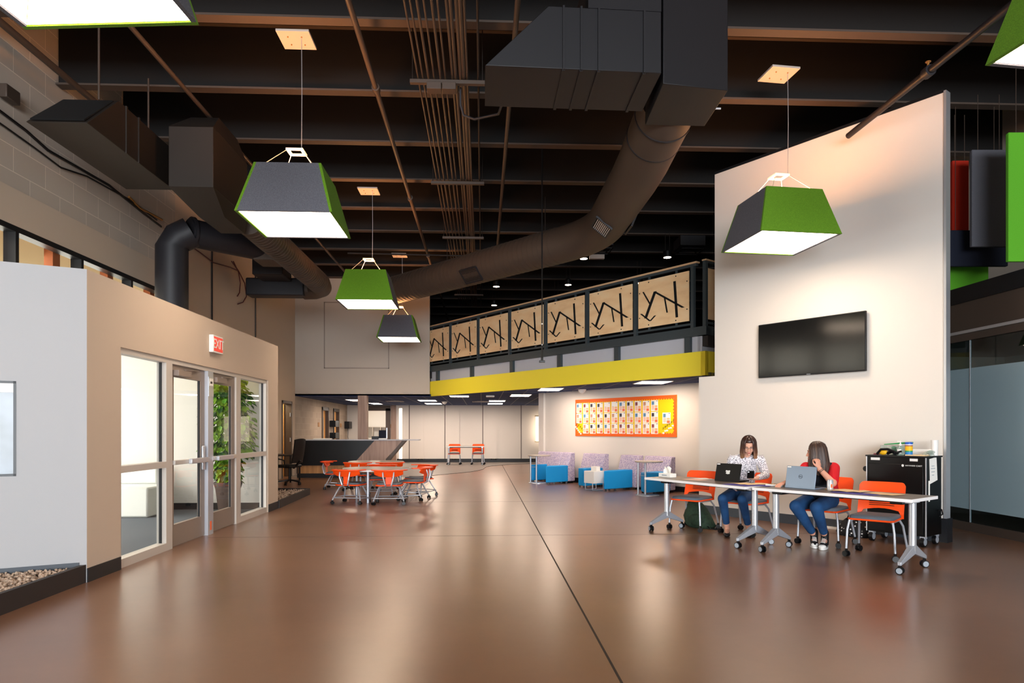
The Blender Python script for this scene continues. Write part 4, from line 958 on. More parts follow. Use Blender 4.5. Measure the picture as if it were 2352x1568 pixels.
def make_table(label, fl, fr, wd=.61, group='training tables on casters'):
    # fl / fr: front left and front right corner (right, ahead)
    a, b_ = Vector(W3(*fl, 0)), Vector(W3(*fr, 0)); d = (b_-a); Ln = d.length; rot = math.atan2(d.y, d.x)
    nrm = Vector((-d.y, d.x, 0)).normalized(); c = (a+b_)/2+nrm*wd/2
    t = thing('training_table', label, 'table', tuple(c), rot, group)
    h = Ln/2; w = wd/2
    m = MB(); m.box(-h+.012, -w+.012, .711, h-.012, w-.012, .741); m.build('tabletop', 'tabletop_grey', t)
    m = MB(); m.box(-h, -w, .709, h, -w+.014, .7405); m.box(-h, w-.014, .709, h, w, .7405); m.box(-h, -w+.014, .709, -h+.014, w-.014, .7405); m.box(h-.014, -w+.014, .709, h, w-.014, .7405); m.build('edge_band', 'edge_grey', t, bevel=.003)
    m = MB(); m.box(-h+.12, -.05, .675, h-.12, .05, .709); m.build('under_rail', 'black_plastic', t)
    for s in (-1, 1):
        x = s*(h-.12)
        m = MB(); m.lathe([(.036, .20), (.036, .69)], 20, (x, 0)); m.mat(0).box(x-.03, -.10, .68, x+.03, .10, .709); lg = m.build('leg', 'alu', t)
        f = MB()
        for q in (-1, 1):
            f.hexa([(x-.03, 0, .17), (x+.03, 0, .17), (x+.018, q*.30, .085), (x-.018, q*.30, .085)] if q > 0 else [(x-.018, -.30, .085), (x+.018, -.30, .085), (x+.03, 0, .17), (x-.03, 0, .17)],
                   [(x-.03, 0, .27), (x+.03, 0, .27), (x+.018, q*.30, .12), (x-.018, q*.30, .12)] if q > 0 else [(x-.018, -.30, .12), (x+.018, -.30, .12), (x+.03, 0, .27), (x-.03, 0, .27)])
        f.build('foot', 'steel', lg, bevel=.004)
        for q in (-1, 1):
            k = MB(); caster(k, x, q*.285, .036, yaw=.35*q+(.5 if s > 0 else 0), grey=True); k.build('caster', ['black_plastic', 'caster_grey'], lg)
        k = MB(); k.box(x-.16 if s > 0 else x+.03, -.14, .665, x-.03 if s > 0 else x+.16, .14, .70); k.build('fold_bracket', 'black_plastic', lg, bevel=.01)
    return t
T1 = make_table('left training table with brown grey top, a tissue box on its far corner', (1.863, 9.50), (2.735, 7.93))
T2 = make_table('right training table with brown grey top, its corner nearest the camera, holding the grey laptop', (2.795, 7.86), (3.85, 6.49))
# things on the tables
ZT_ = .7415
def flat_sheet(px, py, w, h, r, m, label, z, group='papers spread on the training tables', name='paper_sheet', curl=0):
    p = on_z(px, py, z); b = MB()
    n = 5; vs = []
    for i in range(n+1):
        for j in (0, 1):
            x = -w/2+w*i/n; vs.append((x, -h/2 if j == 0 else h/2, curl*math.sin(i*1.1)**2))
    vs2 = [(x, y, zz+.0012) for x, y, zz in vs]; o = len(vs); fs = []
    for i in range(n):
        a = 2*i; fs += [(a, a+1, a+3, a+2), (o+a+2, o+a+3, o+a+1, o+a), (a, a+2, o+a+2, o+a), (a+3, a+1, o+a+1, o+a+3)]
    fs += [(1, 0, o, o+1), (2*n, 2*n+1, o+2*n+1, o+2*n)]
    b.add(vs+vs2, fs); ob = b.build(name, m); ob.location = p; ob.rotation_euler = (0, 0, r); return tag(ob, label, 'paper', group)
rt = ang(.5, -.86); rt2 = ang(.61, -.79)
flat_sheet(1598, 1101, .30, .21, rt+.1, 'peach', 'pale printed sheets left of the black laptop', ZT_)
flat_sheet(1612, 1099, .25, .2, rt-.3, 'white_paper', 'white sheet sticking out behind the black laptop on its left', ZT_+.003, curl=.004)
flat_sheet(1700, 1113, .36, .24, rt+.05, 'purple_paper', 'purple folder edge in front of the black laptop', ZT_+.002, name='folder')
flat_sheet(1712, 1111, .30, .22, rt-.05, 'tan_paper', 'tan sheet fanned over the purple folder before the phone', ZT_+.006, curl=.006)
flat_sheet(1742, 1114, .30, .2, rt+.35, 'purple_paper', 'second purple folder by the seam of the two tables', ZT_+.004, name='folder')
flat_sheet(1752, 1111, .28, .2, rt+.15, 'tan_paper', 'tan paper at the seam of the two tables', ZT_+.008, curl=.004)
flat_sheet(1893, 1122, .16, .10, rt2+.3, 'label_yellow', 'small yellow note beside the drink can', ZT_)
flat_sheet(1955, 1131, .34, .24, rt2+.1, 'purple_paper', 'purple blue folder under the tan papers on the right table', ZT_+.003, name='folder')
flat_sheet(1985, 1134, .30, .22, rt2-.1, 'purple_paper', 'blue folder corner peeking out farther right', ZT_+.001, name='folder')
flat_sheet(1950, 1127, .34, .26, rt2+.05, 'tan_paper', 'large cream sheet lying on the purple folder on the right table', ZT_+.010, curl=.008)
flat_sheet(2030, 1134, .32, .22, rt2-.15, 'tan_paper', 'rightmost cream sheet near the table corner', ZT_+.004, curl=.004)
# tissue box
p = on_z(1533, 1095, ZT_); t = thing('tissue_box', 'low white tissue box with a tissue sticking up, on the left table', 'tissue box', tuple(p), rt)
m = MB(); m.box(-.115, -.06, 0, .115, .06, .055); m.build('box_body', 'white_paper', t, bevel=.003)
m = MB(); m.box(-.05, -.061, .02, .05, -.0605, .035); m.build('printed_mark', 'caster_grey', t)
m = MB(); m.sheet([-.07+.014*i for i in range(11)], lambda x: .055+.085+.012*math.sin(x*60), lambda x: .05, lambda x, z: .012*math.sin(x*40+z*30), .006, 5); m.sheet([-.05+.014*i for i in range(8)], lambda x: .12+.012*math.cos(x*70), lambda x: .05, lambda x, z: -.02+.012*math.sin(x*50+z*20), .005, 5); m.build('tissue', 'white_paper', t)
# laptops
def laptop(label, BLp, BRp, h, m_, tilt, logo, tagm):
    a, b_ = on_z(*BLp, ZT_), on_z(*BRp, ZT_); d = b_-a; w = d.length; c = (a+b_)/2; rot = math.atan2(d.y, d.x)
    t = thing('laptop', label, 'laptop', (c.x, c.y, ZT_+.001), rot)      # lid at y=0 (camera side), keyboard to +y
    m = MB(); m.box(-w/2, .0, 0, w/2, .23, .018); m.build('base', m_, t, bevel=.004)
    m = MB(); m.box(-w/2+.02, .05, .018, w/2-.02, .15, .0195); m.build('keyboard', 'black_plastic', t)
    R_ = Matrix.Rotation(tilt, 4, 'X'); m = MB()
    def Q(x, y, z): return R_ @ Vector((x, y, z))+Vector((0, .0, .012))
    m.hexa([Q(-w/2, 0, 0), Q(w/2, 0, 0), Q(w/2, .012, 0), Q(-w/2, .012, 0)], [Q(-w/2, 0, h), Q(w/2, 0, h), Q(w/2, .012, h), Q(-w/2, .012, h)])
    lid = m.build('lid', m_, t, bevel=.004)
    m = MB(); m.hexa([Q(-w/2+.012, .0122, .012), Q(w/2-.012, .0122, .012), Q(w/2-.012, .013, .012), Q(-w/2+.012, .013, .012)], [Q(-w/2+.012, .0122, h-.012), Q(w/2-.012, .0122, h-.012), Q(w/2-.012, .013, h-.012), Q(-w/2+.012, .013, h-.012)]); m.build('screen', 'screen', lid)
    m = MB(); m.hexa([Q(-w/2+.008, -.001, h-.02), Q(-w/2+.055, -.001, h-.02), Q(-w/2+.055, 0, h-.02), Q(-w/2+.008, 0, h-.02)], [Q(-w/2+.008, -.001, h-.006), Q(-w/2+.055, -.001, h-.006), Q(-w/2+.055, 0, h-.006), Q(-w/2+.008, 0, h-.006)]); m.build('asset_tag', 'white_plastic', lid)
    q = Q(0, -.001, h*.52)
    if logo == 'ring':
        m = MB(); n = 24
        for i in range(n):
            a0, a1 = 2*PI*i/n, 2*PI*(i+1)/n
            m.beam(Q(.022*math.cos(a0), -.0012, h*.52+.022*math.sin(a0)), Q(.022*math.cos(a1), -.0012, h*.52+.022*math.sin(a1)), .003, .001, up=(0, -1, .2))
        m.build('lid_ring', 'black_plastic', lid); text_mesh('DELL', .017, 'lid_lettering', 'black_plastic', lid, q, (PI/2+tilt, 0, 0), .0006)
    else:
        m = MB()
        for i, (x, z, s) in enumerate(((-.02, .012, .013), (.0, .006, .016), (.018, .012, .013), (-.012, -.012, .014), (.012, -.012, .016), (0, -.02, .01))):
            m.hexa([Q(x-s, -.0012, h*.5+z-s*.8), Q(x+s, -.0012, h*.5+z-s*.8), Q(x+s, 0, h*.5+z-s*.8), Q(x-s, 0, h*.5+z-s*.8)], [Q(x-s*.8, -.0012, h*.5+z+s*.8), Q(x+s, -.0012, h*.5+z+s*.7), Q(x+s, 0, h*.5+z+s*.7), Q(x-s*.8, 0, h*.5+z+s*.8)])
        m.build('lid_sticker', 'white_plastic', lid)
    return t
laptop('black laptop with a white sticker on its lid', (1641, 1103.5), (1698, 1107.5), .225, 'laptop_black', math.radians(14)*-1+0, 'sticker', 0)
laptop('grey laptop with a round emblem on its lid', (1803, 1119.5), (1871, 1125), .245, 'laptop_grey', math.radians(10)*-1, 'ring', 0)
# can
p = on_z(1906.6, 1126.5, ZT_); t = thing('drink_can', 'silver and white drink can at the elbow of the woman in the red cardigan', 'drink can', tuple(p))
m = MB(); m.lathe([(.026, 0), (.032, .008), (.033, .02), (.033, .105), (.027, .12)], 24); m.build('can_body', 'can', t)
m = MB(); m.lathe([(.0265, .1195), (.0265, .1215)], 24); m.build('can_lid', 'steel', t)
m = MB(); m.sheet([-.012, -.004, .004, .012], lambda x: .075, lambda x: .035, lambda x, z: -math.sqrt(.0336**2-x*x), .0003, 2); m.build('printed_mark', 'card_orange', t)
# phone case / tray near the seam
p = on_z(1780, 1116, ZT_); t = thing('pen_tray', 'small white and gold beaded case between the two laptops', 'case', tuple(p), rt2+.1)
m = MB(); m.box(-.10, -.045, 0, .10, .045, .022); m.build('case_body', 'white_plastic', t, bevel=.006)
m = MB(); [m.ell((random.uniform(-.085, .085), random.uniform(-.035, .035), .024), (.008, .006, .005), 6, 4) for _ in range(26)]; m.build('beading', 'brass', t)
p = on_z(1888, 1121, ZT_); m = MB(); m.tube([(0, 0, 0), (-.14, .03, .004)], .005, 8); o = m.build('pen', 'black_plastic'); o.location = p+Vector((0, 0, .006)); tag(o, 'black pen lying right of the grey laptop', 'pen')
# backpack
p = on_z(1610, 1210); t = thing('backpack', 'dark green backpack slumped on the floor behind the empty chair', 'backpack', (p.x, p.y, 0), rt)
m = MB()
prof = [(0, .20, .13), (.04, .23, .15), (.15, .22, .14), (.27, .16, .11), (.36, .09, .07), (.40, .03, .03)]
n = 18; vs = []
for z, rx, ry in prof:
    for k in range(n):
        a = 2*PI*k/n; wv = 1+.05*math.sin(3*a+z*20); vs.append((rx*wv*math.copysign(abs(math.cos(a))**.7, math.cos(a))-z*.35, ry*wv*math.copysign(abs(math.sin(a))**.7, math.sin(a)), z))
fs = [(i*n+k, i*n+(k+1) % n, (i+1)*n+(k+1) % n, (i+1)*n+k) for i in range(len(prof)-1) for k in range(n)]+[tuple(range(n-1, -1, -1)), tuple((len(prof)-1)*n+k for k in range(n))]
m.add(vs, fs); m.build('bag_body', 'backpack', t, smooth=80)
m = MB(); m.ell((.02, -.125, .11), (.13, .05, .09), 14, 8); m.build('front_pocket', 'backpack', t)
m = MB(); m.tube([(.16, -.06, .05), (.28, -.1, .015), (.33, -.02, .012), (.25, .03, .012)], .012, 6, flat=.5); m.build('strap', 'black_plastic', t)
# charging cart
t = thing('charging_cart', 'tall black device charging cart on casters against the tall right wall', 'cart', tuple(S(.30, .42, 0)), SROT+PI)
# local: +x = -a (towards camera right), +y = -b (to the wall); front face at -y
cw, cd, z0, z1 = .35, .215, .13, 1.075
m = MB(); m.box(-cw, -cd, z0, cw, cd, z1); m.build('cabinet', 'black_gloss', t, bevel=.006)
m = MB(); m.box(-cw+.03, -cd-.012, z0+.02, cw-.03, -cd-.001, z1-.085); m.build('door', 'black_gloss', t, bevel=.004)
for x in (-cw+.004, cw-.004):
    m = MB(); m.box(x-.006, -cd-.006, z0, x+.006, -cd+.006, z1); m.build('corner_trim', 'alu', t)
m = MB(); m.box(-cw-.01, -cd-.01, z1, cw+.01, cd+.01, z1+.018); m.build('top_tray', 'black_plastic', t)
m = MB(); m.hexa([(-cw-.10, -.04, .88), (-cw, -.06, .84), (-cw, .06, .84), (-cw-.10, .04, .88)], [(-cw-.10, -.04, .93), (-cw, -.06, .98), (-cw, .06, .98), (-cw-.10, .04, .93)]); m.cyl((-cw-.09, -.05, .905), (-cw-.09, .05, .905), .035, 16); m.build('push_handle', 'black_plastic', t)
for x, y in ((-.30, -.17), (.30, -.17), (.30, .17), (-.30, .17)):
    m = MB(); m.mat(0).cyl((x-.02, y, .062), (x+.02, y, .062), .06, 20); m.mat(1).cyl((x-.023, y, .062), (x+.023, y, .062), .042, 20); m.mat(1).hexa([(x-.03, y-.03, .10), (x+.03, y-.03, .10), (x+.03, y+.03, .10), (x-.03, y+.03, .10)], [(x-.03, y-.03, .13), (x+.03, y-.03, .13), (x+.03, y+.03, .13), (x-.03, y+.03, .13)]); m.build('caster', ['black_plastic', 'steel'], t)
text_mesh('ANYWHERE', .021, 'cart_lettering', 'white_plastic', t, (.175, -cd-.013, .975), (PI/2, 0, 0), .0006)
text_mesh('CART', .026, 'cart_lettering', 'white_plastic', t, (.275, -cd-.013, .975), (PI/2, 0, 0), .0010)
m = MB(); m.extr([(.09+.014*math.cos(a)*1.0, -cd-.013, .975+.016*math.sin(a)) for a in [2*PI*i/10 for i in range(10)]], (0, .001, 0)); m.build('cart_emblem', 'white_plastic', t)
for x, w, z in ((-.24, .055, z1-.045), (.21, .045, z1-.045)):
    m = MB(); m.box(x-w, -cd-.002, z, x+w, -cd-.0005, z+.032); m.build('asset_label', 'white_plastic', t)
m = MB(); m.box(cw+.0005, -.16, .55, cw+.002, -.12, .80); m.build('side_label', 'white_paper', t)
m = MB(); m.hexa([(cw+.002, -.12, .76), (cw+.004, -.12, .76), (cw+.004, .09, .80), (cw+.002, .09, .80)], [(cw+.002, -.14, 1.06), (cw+.004, -.14, 1.06), (cw+.004, .06, 1.08), (cw+.002, .06, 1.08)]); m.build('taped_notice', 'white_paper', t)
m = MB()
for z, w in ((.97, .08), (.94, .12), (.90, .10), (.86, .06)): m.box(cw+.0045, -.04-w/2, z, cw+.005, -.04+w/2, z+.008)
m.build('notice_lines', 'caster_grey', t)
m = MB(); m.tube([(cw, .12, .42), (cw+.03, .14, .44), (cw+.03, .17, .38), (cw, .16, .35)], .008, 6); m.build('power_plug', 'black_plastic', t)
# on the cart
ZC = z1+.019
def SC(x, y, z=0):   # cart-local -> world
    return Vector(t.location)+Matrix.Rotation(SROT+PI, 3, 'Z') @ Vector((x, y, z))
cartloc = Vector(t.location); crot = SROT+PI
def SC(x, y, z=0): return cartloc+Matrix.Rotation(crot, 3, 'Z') @ Vector((x, y, z))
q = thing('storage_bin', 'clear plastic bin with green lid lying crooked, at the back of the cart top', 'plastic bin', tuple(SC(-.13, .09, ZC)), crot)
m = MB(); m.hexa([(-.13, -.08, 0), (.13, -.08, 0), (.13, .08, 0), (-.13, .08, 0)], [(-.15, -.10, .12), (.15, -.10, .12), (.15, .10, .12), (-.15, .10, .12)]); m.build('bin_body', 'clear_plastic', q, bevel=.01)
m = MB(); m.hexa([(-.10, -.1, .125), (.17, -.1, .14), (.17, .1, .14), (-.10, .1, .125)], [(-.10, -.1, .135), (.17, -.1, .165), (.17, .1, .165), (-.10, .1, .135)]); m.build('lid', 'green_plastic', q, bevel=.004)
m = MB(); [m.ell((random.uniform(-.08, .08), random.uniform(-.05, .05), .05+random.uniform(-.02, .04)), (.035, .025, .02), 8, 5) for _ in range(9)]; m.build('bin_contents', 'green_plastic', q)
q = thing('sanitizer_bottle', 'clear pump bottle of hand gel on the cart top', 'pump bottle', tuple(SC(.0, -.08, ZC)), crot)
m = MB(); m.lathe([(.035, 0), (.04, .01), (.04, .085), (.03, .105), (.013, .12)], 20); m.build('bottle_body', 'clear_plastic', q)
m = MB(); m.lathe([(.015, .12), (.015, .14), (.006, .145), (.006, .17)], 14); m.box(-.035, -.007, .165, .01, .007, .178); m.build('pump', 'white_plastic', q)
m = MB(); m.sheet([-.025, -.012, 0, .012, .025], lambda x: .075, lambda x: .025, lambda x, z: -math.sqrt(.041**2-x*x), .0005, 2); m.build('label', 'white_paper', q)
q = thing('wipes_canister', 'yellow wipes canister with blue lid on the cart top', 'canister', tuple(SC(.09, -.06, ZC)), crot)
m = MB(); m.mat(0).lathe([(.042, 0), (.042, .045)], 24).mat(2).lathe([(.0422, .045), (.0422, .06)], 24).mat(1).lathe([(.042, .06), (.042, .115)], 24).mat(3).lathe([(.0425, .115), (.0425, .128)], 24); m.build('canister_body', ['label_blue', 'label_yellow', 'green_plastic', 'photo_red'], q)
m = MB(); m.mat(0).lathe([(.043, .128), (.043, .138)], 24).mat(1).lathe([(.043, .138), (.043, .158), (.036, .165)], 24); m.build('lid', ['white_plastic', 'blue_lid'], q)
q = thing('tape_tools', 'black and yellow measuring tape with a tangle of black straps on the cart top', 'tool', tuple(SC(-.12, -.12, ZC)), crot)
m = MB(); m.ell((-.07, 0, .035), (.055, .03, .035), 12, 8); m.build('tape_case', 'label_yellow', q)
m = MB(); m.tube([(-.13, -.03, .012), (-.08, -.035, .07), (0, -.03, .075), (.06, -.02, .05), (.12, -.01, .02)], .016, 8); m.tube([(-.02, 0, .02), (.04, -.03, .06), (.1, 0, .035), (.15, .0, .05)], .014, 8); m.tube([(-.03, .02, .02), (.03, .03, .05), (.09, -.03, .02)], .022, 8); m.build('strap', 'black_plastic', q)
m = MB(); m.box(-.03, -.02, 0, .03, .02, .018); o = m.build('small_case', 'photo_red', bevel=.004); o.location = SC(-.27, -.12, ZC); o.rotation_euler = (0, 0, crot); tag(o, 'small dark red case on the left corner of the cart top', 'case')
m = MB(); m.box(-.11, -.08, 0, .11, .08, .012); o = m.build('envelope', 'tan_paper'); o.location = SC(.20, -.08, ZC); o.rotation_euler = (0, 0, crot); tag(o, 'tan envelope lying flat on the right of the cart top', 'envelope')
m = MB(); m.box(-.14, -.03, 0, .14, .03, .075); o = m.build('long_box', 'white_plastic', bevel=.003); o.location = SC(.17, .12, ZC); o.rotation_euler = (0, 0, crot); tag(o, 'long low white box at the back right of the cart top', 'box')
m = MB(); m.lathe([(.035, 0), (.04, .19)], 20); o = m.build('cup_stack', 'white_plastic'); o.location = SC(.31, .12, ZC); tag(o, 'stack of white paper cups on the back right corner of the cart top', 'cups')
m = MB(); [m.ell((random.uniform(-.03, .03), random.uniform(-.05, .05), random.uniform(.012, .06)), (.03, .025, .015), 8, 5) for _ in range(12)]; o = m.build('plastic_bag', 'clear_plastic'); o.location = SC(.30, -.03, ZC); tag(o, 'crumpled clear plastic bag on the right edge of the cart top', 'plastic bag')
# dotted bag, cord and power strip on the floor beside the cart
p = on_z(1962, 1231); t = thing('dotted_bag', 'black tote bag with white dots slumped on the floor left of the cart', 'bag', (p.x, p.y, 0), rt2)
m = MB(); n = 20; vs = []; prof = [(0, .20, .10), (.05, .23, .12), (.12, .21, .10), (.19, .16, .07), (.22, .12, .04)]
for z, rx, ry in prof:
    for k in range(n):
        a = 2*PI*k/n; wv = 1+.06*math.sin(4*a+z*30); vs.append((rx*wv*math.cos(a), ry*wv*math.sin(a), z+.015*math.sin(3*a)*(z > .1)))
fs = [(i*n+k, i*n+(k+1) % n, (i+1)*n+(k+1) % n, (i+1)*n+k) for i in range(4) for k in range(n)]+[tuple(range(n-1, -1, -1)), tuple(4*n+k for k in range(n))]
m.add(vs, fs); m.build('bag_body', 'dotted_bag', t, smooth=80)
m = MB(); m.tube([(-.08, -.03, .21), (-.05, -.06, .27), (.04, -.06, .26), (.08, -.03, .21)], .01, 6); m.build('handle', 'black_plastic', t)
p = on_z(1907, 1214); m = MB(); m.box(-.17, -.03, 0, .17, .03, .035); o = m.build('power_strip', 'white_plastic', bevel=.004); o.location = (p.x, p.y, 0); o.rotation_euler = (0, 0, rt2); tag(o, 'white power strip on the floor by the dark baseboard', 'power strip')
p = on_z(1945, 1222); m = MB(); m.tube([(-.12, .05, .01), (-.05, -.03, .012), (.05, .02, .012), (.15, -.05, .012), (.25, 0, .012)], .009, 6); o = m.build('floor_cable', 'black_plastic'); o.location = (p.x, p.y, 0); tag(o, 'black cord lying between the power strip and the dotted bag', 'cord')
# television
a0, a1 = .926, 2.56
t = thing('television', 'large flat black television mounted on the tall right wall', 'television', tuple(S((a0+a1)/2, .04, 2.21)), SROT+PI)
w = (a1-a0)/2
m = MB(); m.box(-w, -.035, 0, w, .005, .82); m.build('housing', 'black_plastic', t, bevel=.006)
m = MB(); m.box(-w+.014, -.0365, .02, w-.014, -.0355, .806); m.build('screen', 'screen', t)
m = MB(); m.box(-.25, .005, .2, .25, .036, .6); m.build('wall_mount', 'black_plastic', t)
m = MB(); m.box(-.03, -.037, .006, .03, -.036, .012); m.build('maker_mark', 'steel', t)
# exit sign
p = on_x(491, XE, 791); t = thing('exit_sign', 'white exit sign with red letters on the wall above the entry doors', 'exit sign', (XE+.001, p.y, p.z-.12), PI/2)
m = MB(); m.box(-.17, -.06, 0, .17, 0, .235); m.build('housing', 'white_plastic', t, bevel=.006)
m = MB(); m.box(-.15, -.063, .02, .15, -.0605, .215); m.build('sign_face', 'sign_red', t)
text_mesh('EXIT', .18, 'exit_letters', 'white_plastic', t, (0, -.065, .115), (PI/2, 0, 0), .0015)
# ---- pin board
aR, aL = a_at(1554, -2.78), a_at(1321.5, -2.78); bz0, bz1 = 1.235, 2.20
t = thing('pin_board', 'yellow pin board with scalloped orange border on the alcove wall', 'pin board', tuple(S((aR+aL)/2, -2.797, bz0)), SROT+PI)
w = (aL-aR)/2; hh = bz1-bz0
m = MB(); m.box(-w, -.012, 0, w, 0, hh); m.build('backing', 'board_yellow', t)
m = MB(); bw_ = .075
for q in ((-w, 0, w, bw_), (-w, hh-bw_, w, hh), (-w, bw_, -w+bw_, hh-bw_), (w-bw_, bw_, w, hh-bw_)): m.box(q[0], -.018, q[1], q[2], -.0125, q[3])
n = 44
for i in range(n):
    x = -w+bw_+(2*w-2*bw_)*(i+.5)/n
    for z in (bw_, hh-bw_): m.cyl((x, -.0175, z), (x, -.0127, z), .026, 8)
for i in range(11):
    z = bw_+(hh-2*bw_)*(i+.5)/11
    for x in (-w+bw_, w-bw_): m.cyl((x, -.0175, z), (x, -.0127, z), .026, 8)
m.build('border', 'board_orange', t)
m = MB()
for x, z in [(-w+.02+.05*i, .24-.045*i) for i in range(5)]+[(w-.38+.055*i, .09+.03*i+.02*(i % 2)) for i in range(6)]:
    m.ell((x, -.022, z), (.035, .004, .022), 8, 5)
m.build('paper_cutout', 'white_paper', t)
m = MB()
for x, z in [(-w+.06+.06*i, .30-.045*i) for i in range(5)]+[(w-.40+.06*i, .17+.035*i) for i in range(6)]: m.beam((x, -.02, z), (x+.03, -.02, z+.06), .008, .006); m.beam((x+.03, -.02, z+.03), (x-.01, -.02, z+.05), .006, .006)
m.build('paper_twig', 'leaf_dark', t)
ordw = ['first', 'second', 'third', 'fourth', 'fifth', 'sixth', 'seventh', 'eighth', 'ninth', 'tenth', 'eleventh', 'twelfth']
rows = {0: range(11), 1: range(12), 2: range(1, 11)}
pc = ['photo_dark', 'photo_red', 'photo_blue', 'photo_tan']; pw_ = .765*2*w/10
bl = Vector(S((aR+aL)/2, -2.797, bz0)); Rb = Matrix.Rotation(SROT+PI, 3, 'Z')
for r_ in range(3):
    for c in rows[r_]:
        x = -w+.045*2*w+pw_*c if c < 11 else -w+.915*2*w
        z = hh-.23-.27*r_+(-.03 if c == 11 else 0)+random.uniform(-.006, .006)
        m = MB(); cw_ = pw_*.41 if c < 11 else .118
        m.mat(0).box(-cw_, -.0025, -.128, cw_, 0, .128)
        pm = random.choice((1, 2, 3, 4))
        if (r_, c) not in ((0, 4), (0, 5)): m.mat(pm).box(-cw_*.8, -.0035, .02, -cw_*.8+.075, -.0026, .10)
        m.mat(5).box(-cw_*.8, -.0035, -.10, -.005, -.0026, .005); m.mat(6).box(.01, -.0035, -.045, cw_*.85, -.0026, .005); m.mat(7).box(.01, -.0035, -.115, cw_*.85, -.0026, -.055)
        m.mat(1).box(cw_*.55, -.0035, .10, cw_*.85, -.0026, .115); m.mat(1).box(-cw_*.8, -.0035, .010, -.03, -.0026, .014)
        o = m.build('profile_card', ['card_paper']+pc+['peach', 'peach_orange', 'card_orange'], smooth=0)
        o.location = bl+Rb @ Vector((x, -.020, z)); o.rotation_euler = (0, 0, SROT+PI)
        tag(o, 'pinned profile card with photo and orange boxes, %s from the left in the %s row' % (ordw[c if r_ < 2 else c-1], ['top', 'middle', 'bottom'][r_]), 'card', 'profile cards on the pin board')
# ---- lounge seating in the alcove
def lounge_back(px0, px1, label, b0=-2.62, b1=-2.36, group='patterned lounge backs'):
    aa, ab = a_at(px1, b0), a_at(px0, b1); c = S((aa+ab)/2, b0, 0); w = (ab-aa)/2
    t = thing('lounge_backrest', label, 'sofa back', tuple(c), SROT+PI, group)  # only the back of a seating unit, its seat is a separate object
    m = MB(); m.extr([(-w, 0, .05), (-w, -(b1-b0), .05), (-w, -(b1-b0)*1.0, .40), (-w, -(b1-b0)*.55, .80), (-w, 0, .80)], (2*w, 0, 0)); m.build('cushion', 'purple_fabric', t, bevel=.02)
    for x in (-w+.05, w-.05):
        m = MB(); m.box(x-.02, -.2, 0, x+.02, -.05, .05); m.build('glide', 'black_plastic', t)
lounge_back(1229, 1300, 'patterned purple sofa back at the left end, nearest the far corridor')
lounge_back(1284, 1321, 'patterned purple sofa back, second from the corridor end')
lounge_back(1332, 1399, 'patterned purple sofa back standing alone in the middle')
lounge_back(1418, 1478, 'patterned purple sofa back right of the white side table')
lounge_back(1473, 1552, 'patterned purple sofa back at the right end near the tissue box')
def seat(px0, pxm, px1, bf, bm, label):   # footprint: straight back at b=-2.35, front with a corner at pxm
    a0_, am, a1_ = a_at(px1, -2.34), a_at(pxm, bm), a_at(px0, bf); am = max(am, a0_+.05)
    P = [S(a0_, -2.34), S(a0_, bf), S(am, bm), S(a1_, bf), S(a1_, -2.34)]
    c = sum(P, Vector())/len(P); t = thing('lounge_seat', label, 'ottoman', tuple(c), 0, 'blue lounge seats')  # only the seat of a unit, its back is a separate object
    m = MB(); m.prism([((p-c).x, (p-c).y) for p in P], .05, .47); m.build('upholstery', 'teal', t, bevel=.015)
    for p in P: m = MB(); m.box((p-c).x*.85-.02, (p-c).y*.85-.02, 0, (p-c).x*.85+.02, (p-c).y*.85+.02, .05); m.build('glide', 'black_plastic', t)
seat(1222, 1240, 1257, -1.85, -1.8, 'blue lounge seat at the left end behind the round side table')
seat(1259, 1276, 1305, -1.85, -1.62, 'blue wedge lounge seat, second from the left')
seat(1328, 1350, 1385, -1.75, -1.72, 'blue square lounge seat left of the white side table')
seat(1396, 1424, 1453, -1.75, -1.45, 'blue wedge lounge seat right of the white side table')
seat(1472, 1512, 1540, -1.8, -1.55, 'blue lounge seat at the right end behind the tall round table')
# white side table
aS = 7.87
t = thing('side_table', 'white cube side table between two blue lounge seats', 'side table', tuple(S(aS, -1.52, 0)), SROT+PI)
m = MB(); m.box(-.17, -.17, .17, .17, .17, .45); m.build('cube', 'white_plastic', t, bevel=.008)
for x in (-.12, .12):
    m = MB(); m.tube([(x, -.17, .17), (x, -.17, .03), (x, -.15, .012), (x, .15, .012), (x, .17, .03), (x, .17, .17)], .011, 8); m.build('leg', 'steel', t)
m = MB(); m.box(-.09, -.06, 0, .09, .06, .1); o = m.build('tissue_box', 'white_paper', bevel=.003); 
o.location = S(aS, -1.56, .451); o.rotation_euler = (0, 0, SROT+PI); tag(o, 'small white box on the cube side table', 'box')
def high_table(px, py, label, r=.30, hz=.735):
    c = on_z(px, py); t = thing('round_side_table', label, 'side table', (c.x, c.y, 0), -YAW, 'round topped side tables')
    m = MB(); m.lathe([(.25, 0), (.25, .012), (.24, .018)], 32); m.build('base', 'steel', t)
    m = MB(); m.lathe([(r-.02, hz-.028), (r, hz-.02), (r, hz)], 36, (.03, 0)); m.build('tabletop', 'tabletop_light', t)
    for x in (-.2, -.045):
        m = MB(); m.cyl((x, 0, .015), (x, 0, hz-.025), .022, 14); m.build('leg', 'steel', t)
    m = MB(); m.cyl((-.2, 0, .42), (-.045, 0, .42), .006, 6); m.build('crossbar', 'steel', t)
high_table(1236, 1109, 'round topped side table on two poles at the left end of the lounge seats')
high_table(1487, 1137, 'round topped side table on two poles, nearer one by the training table')
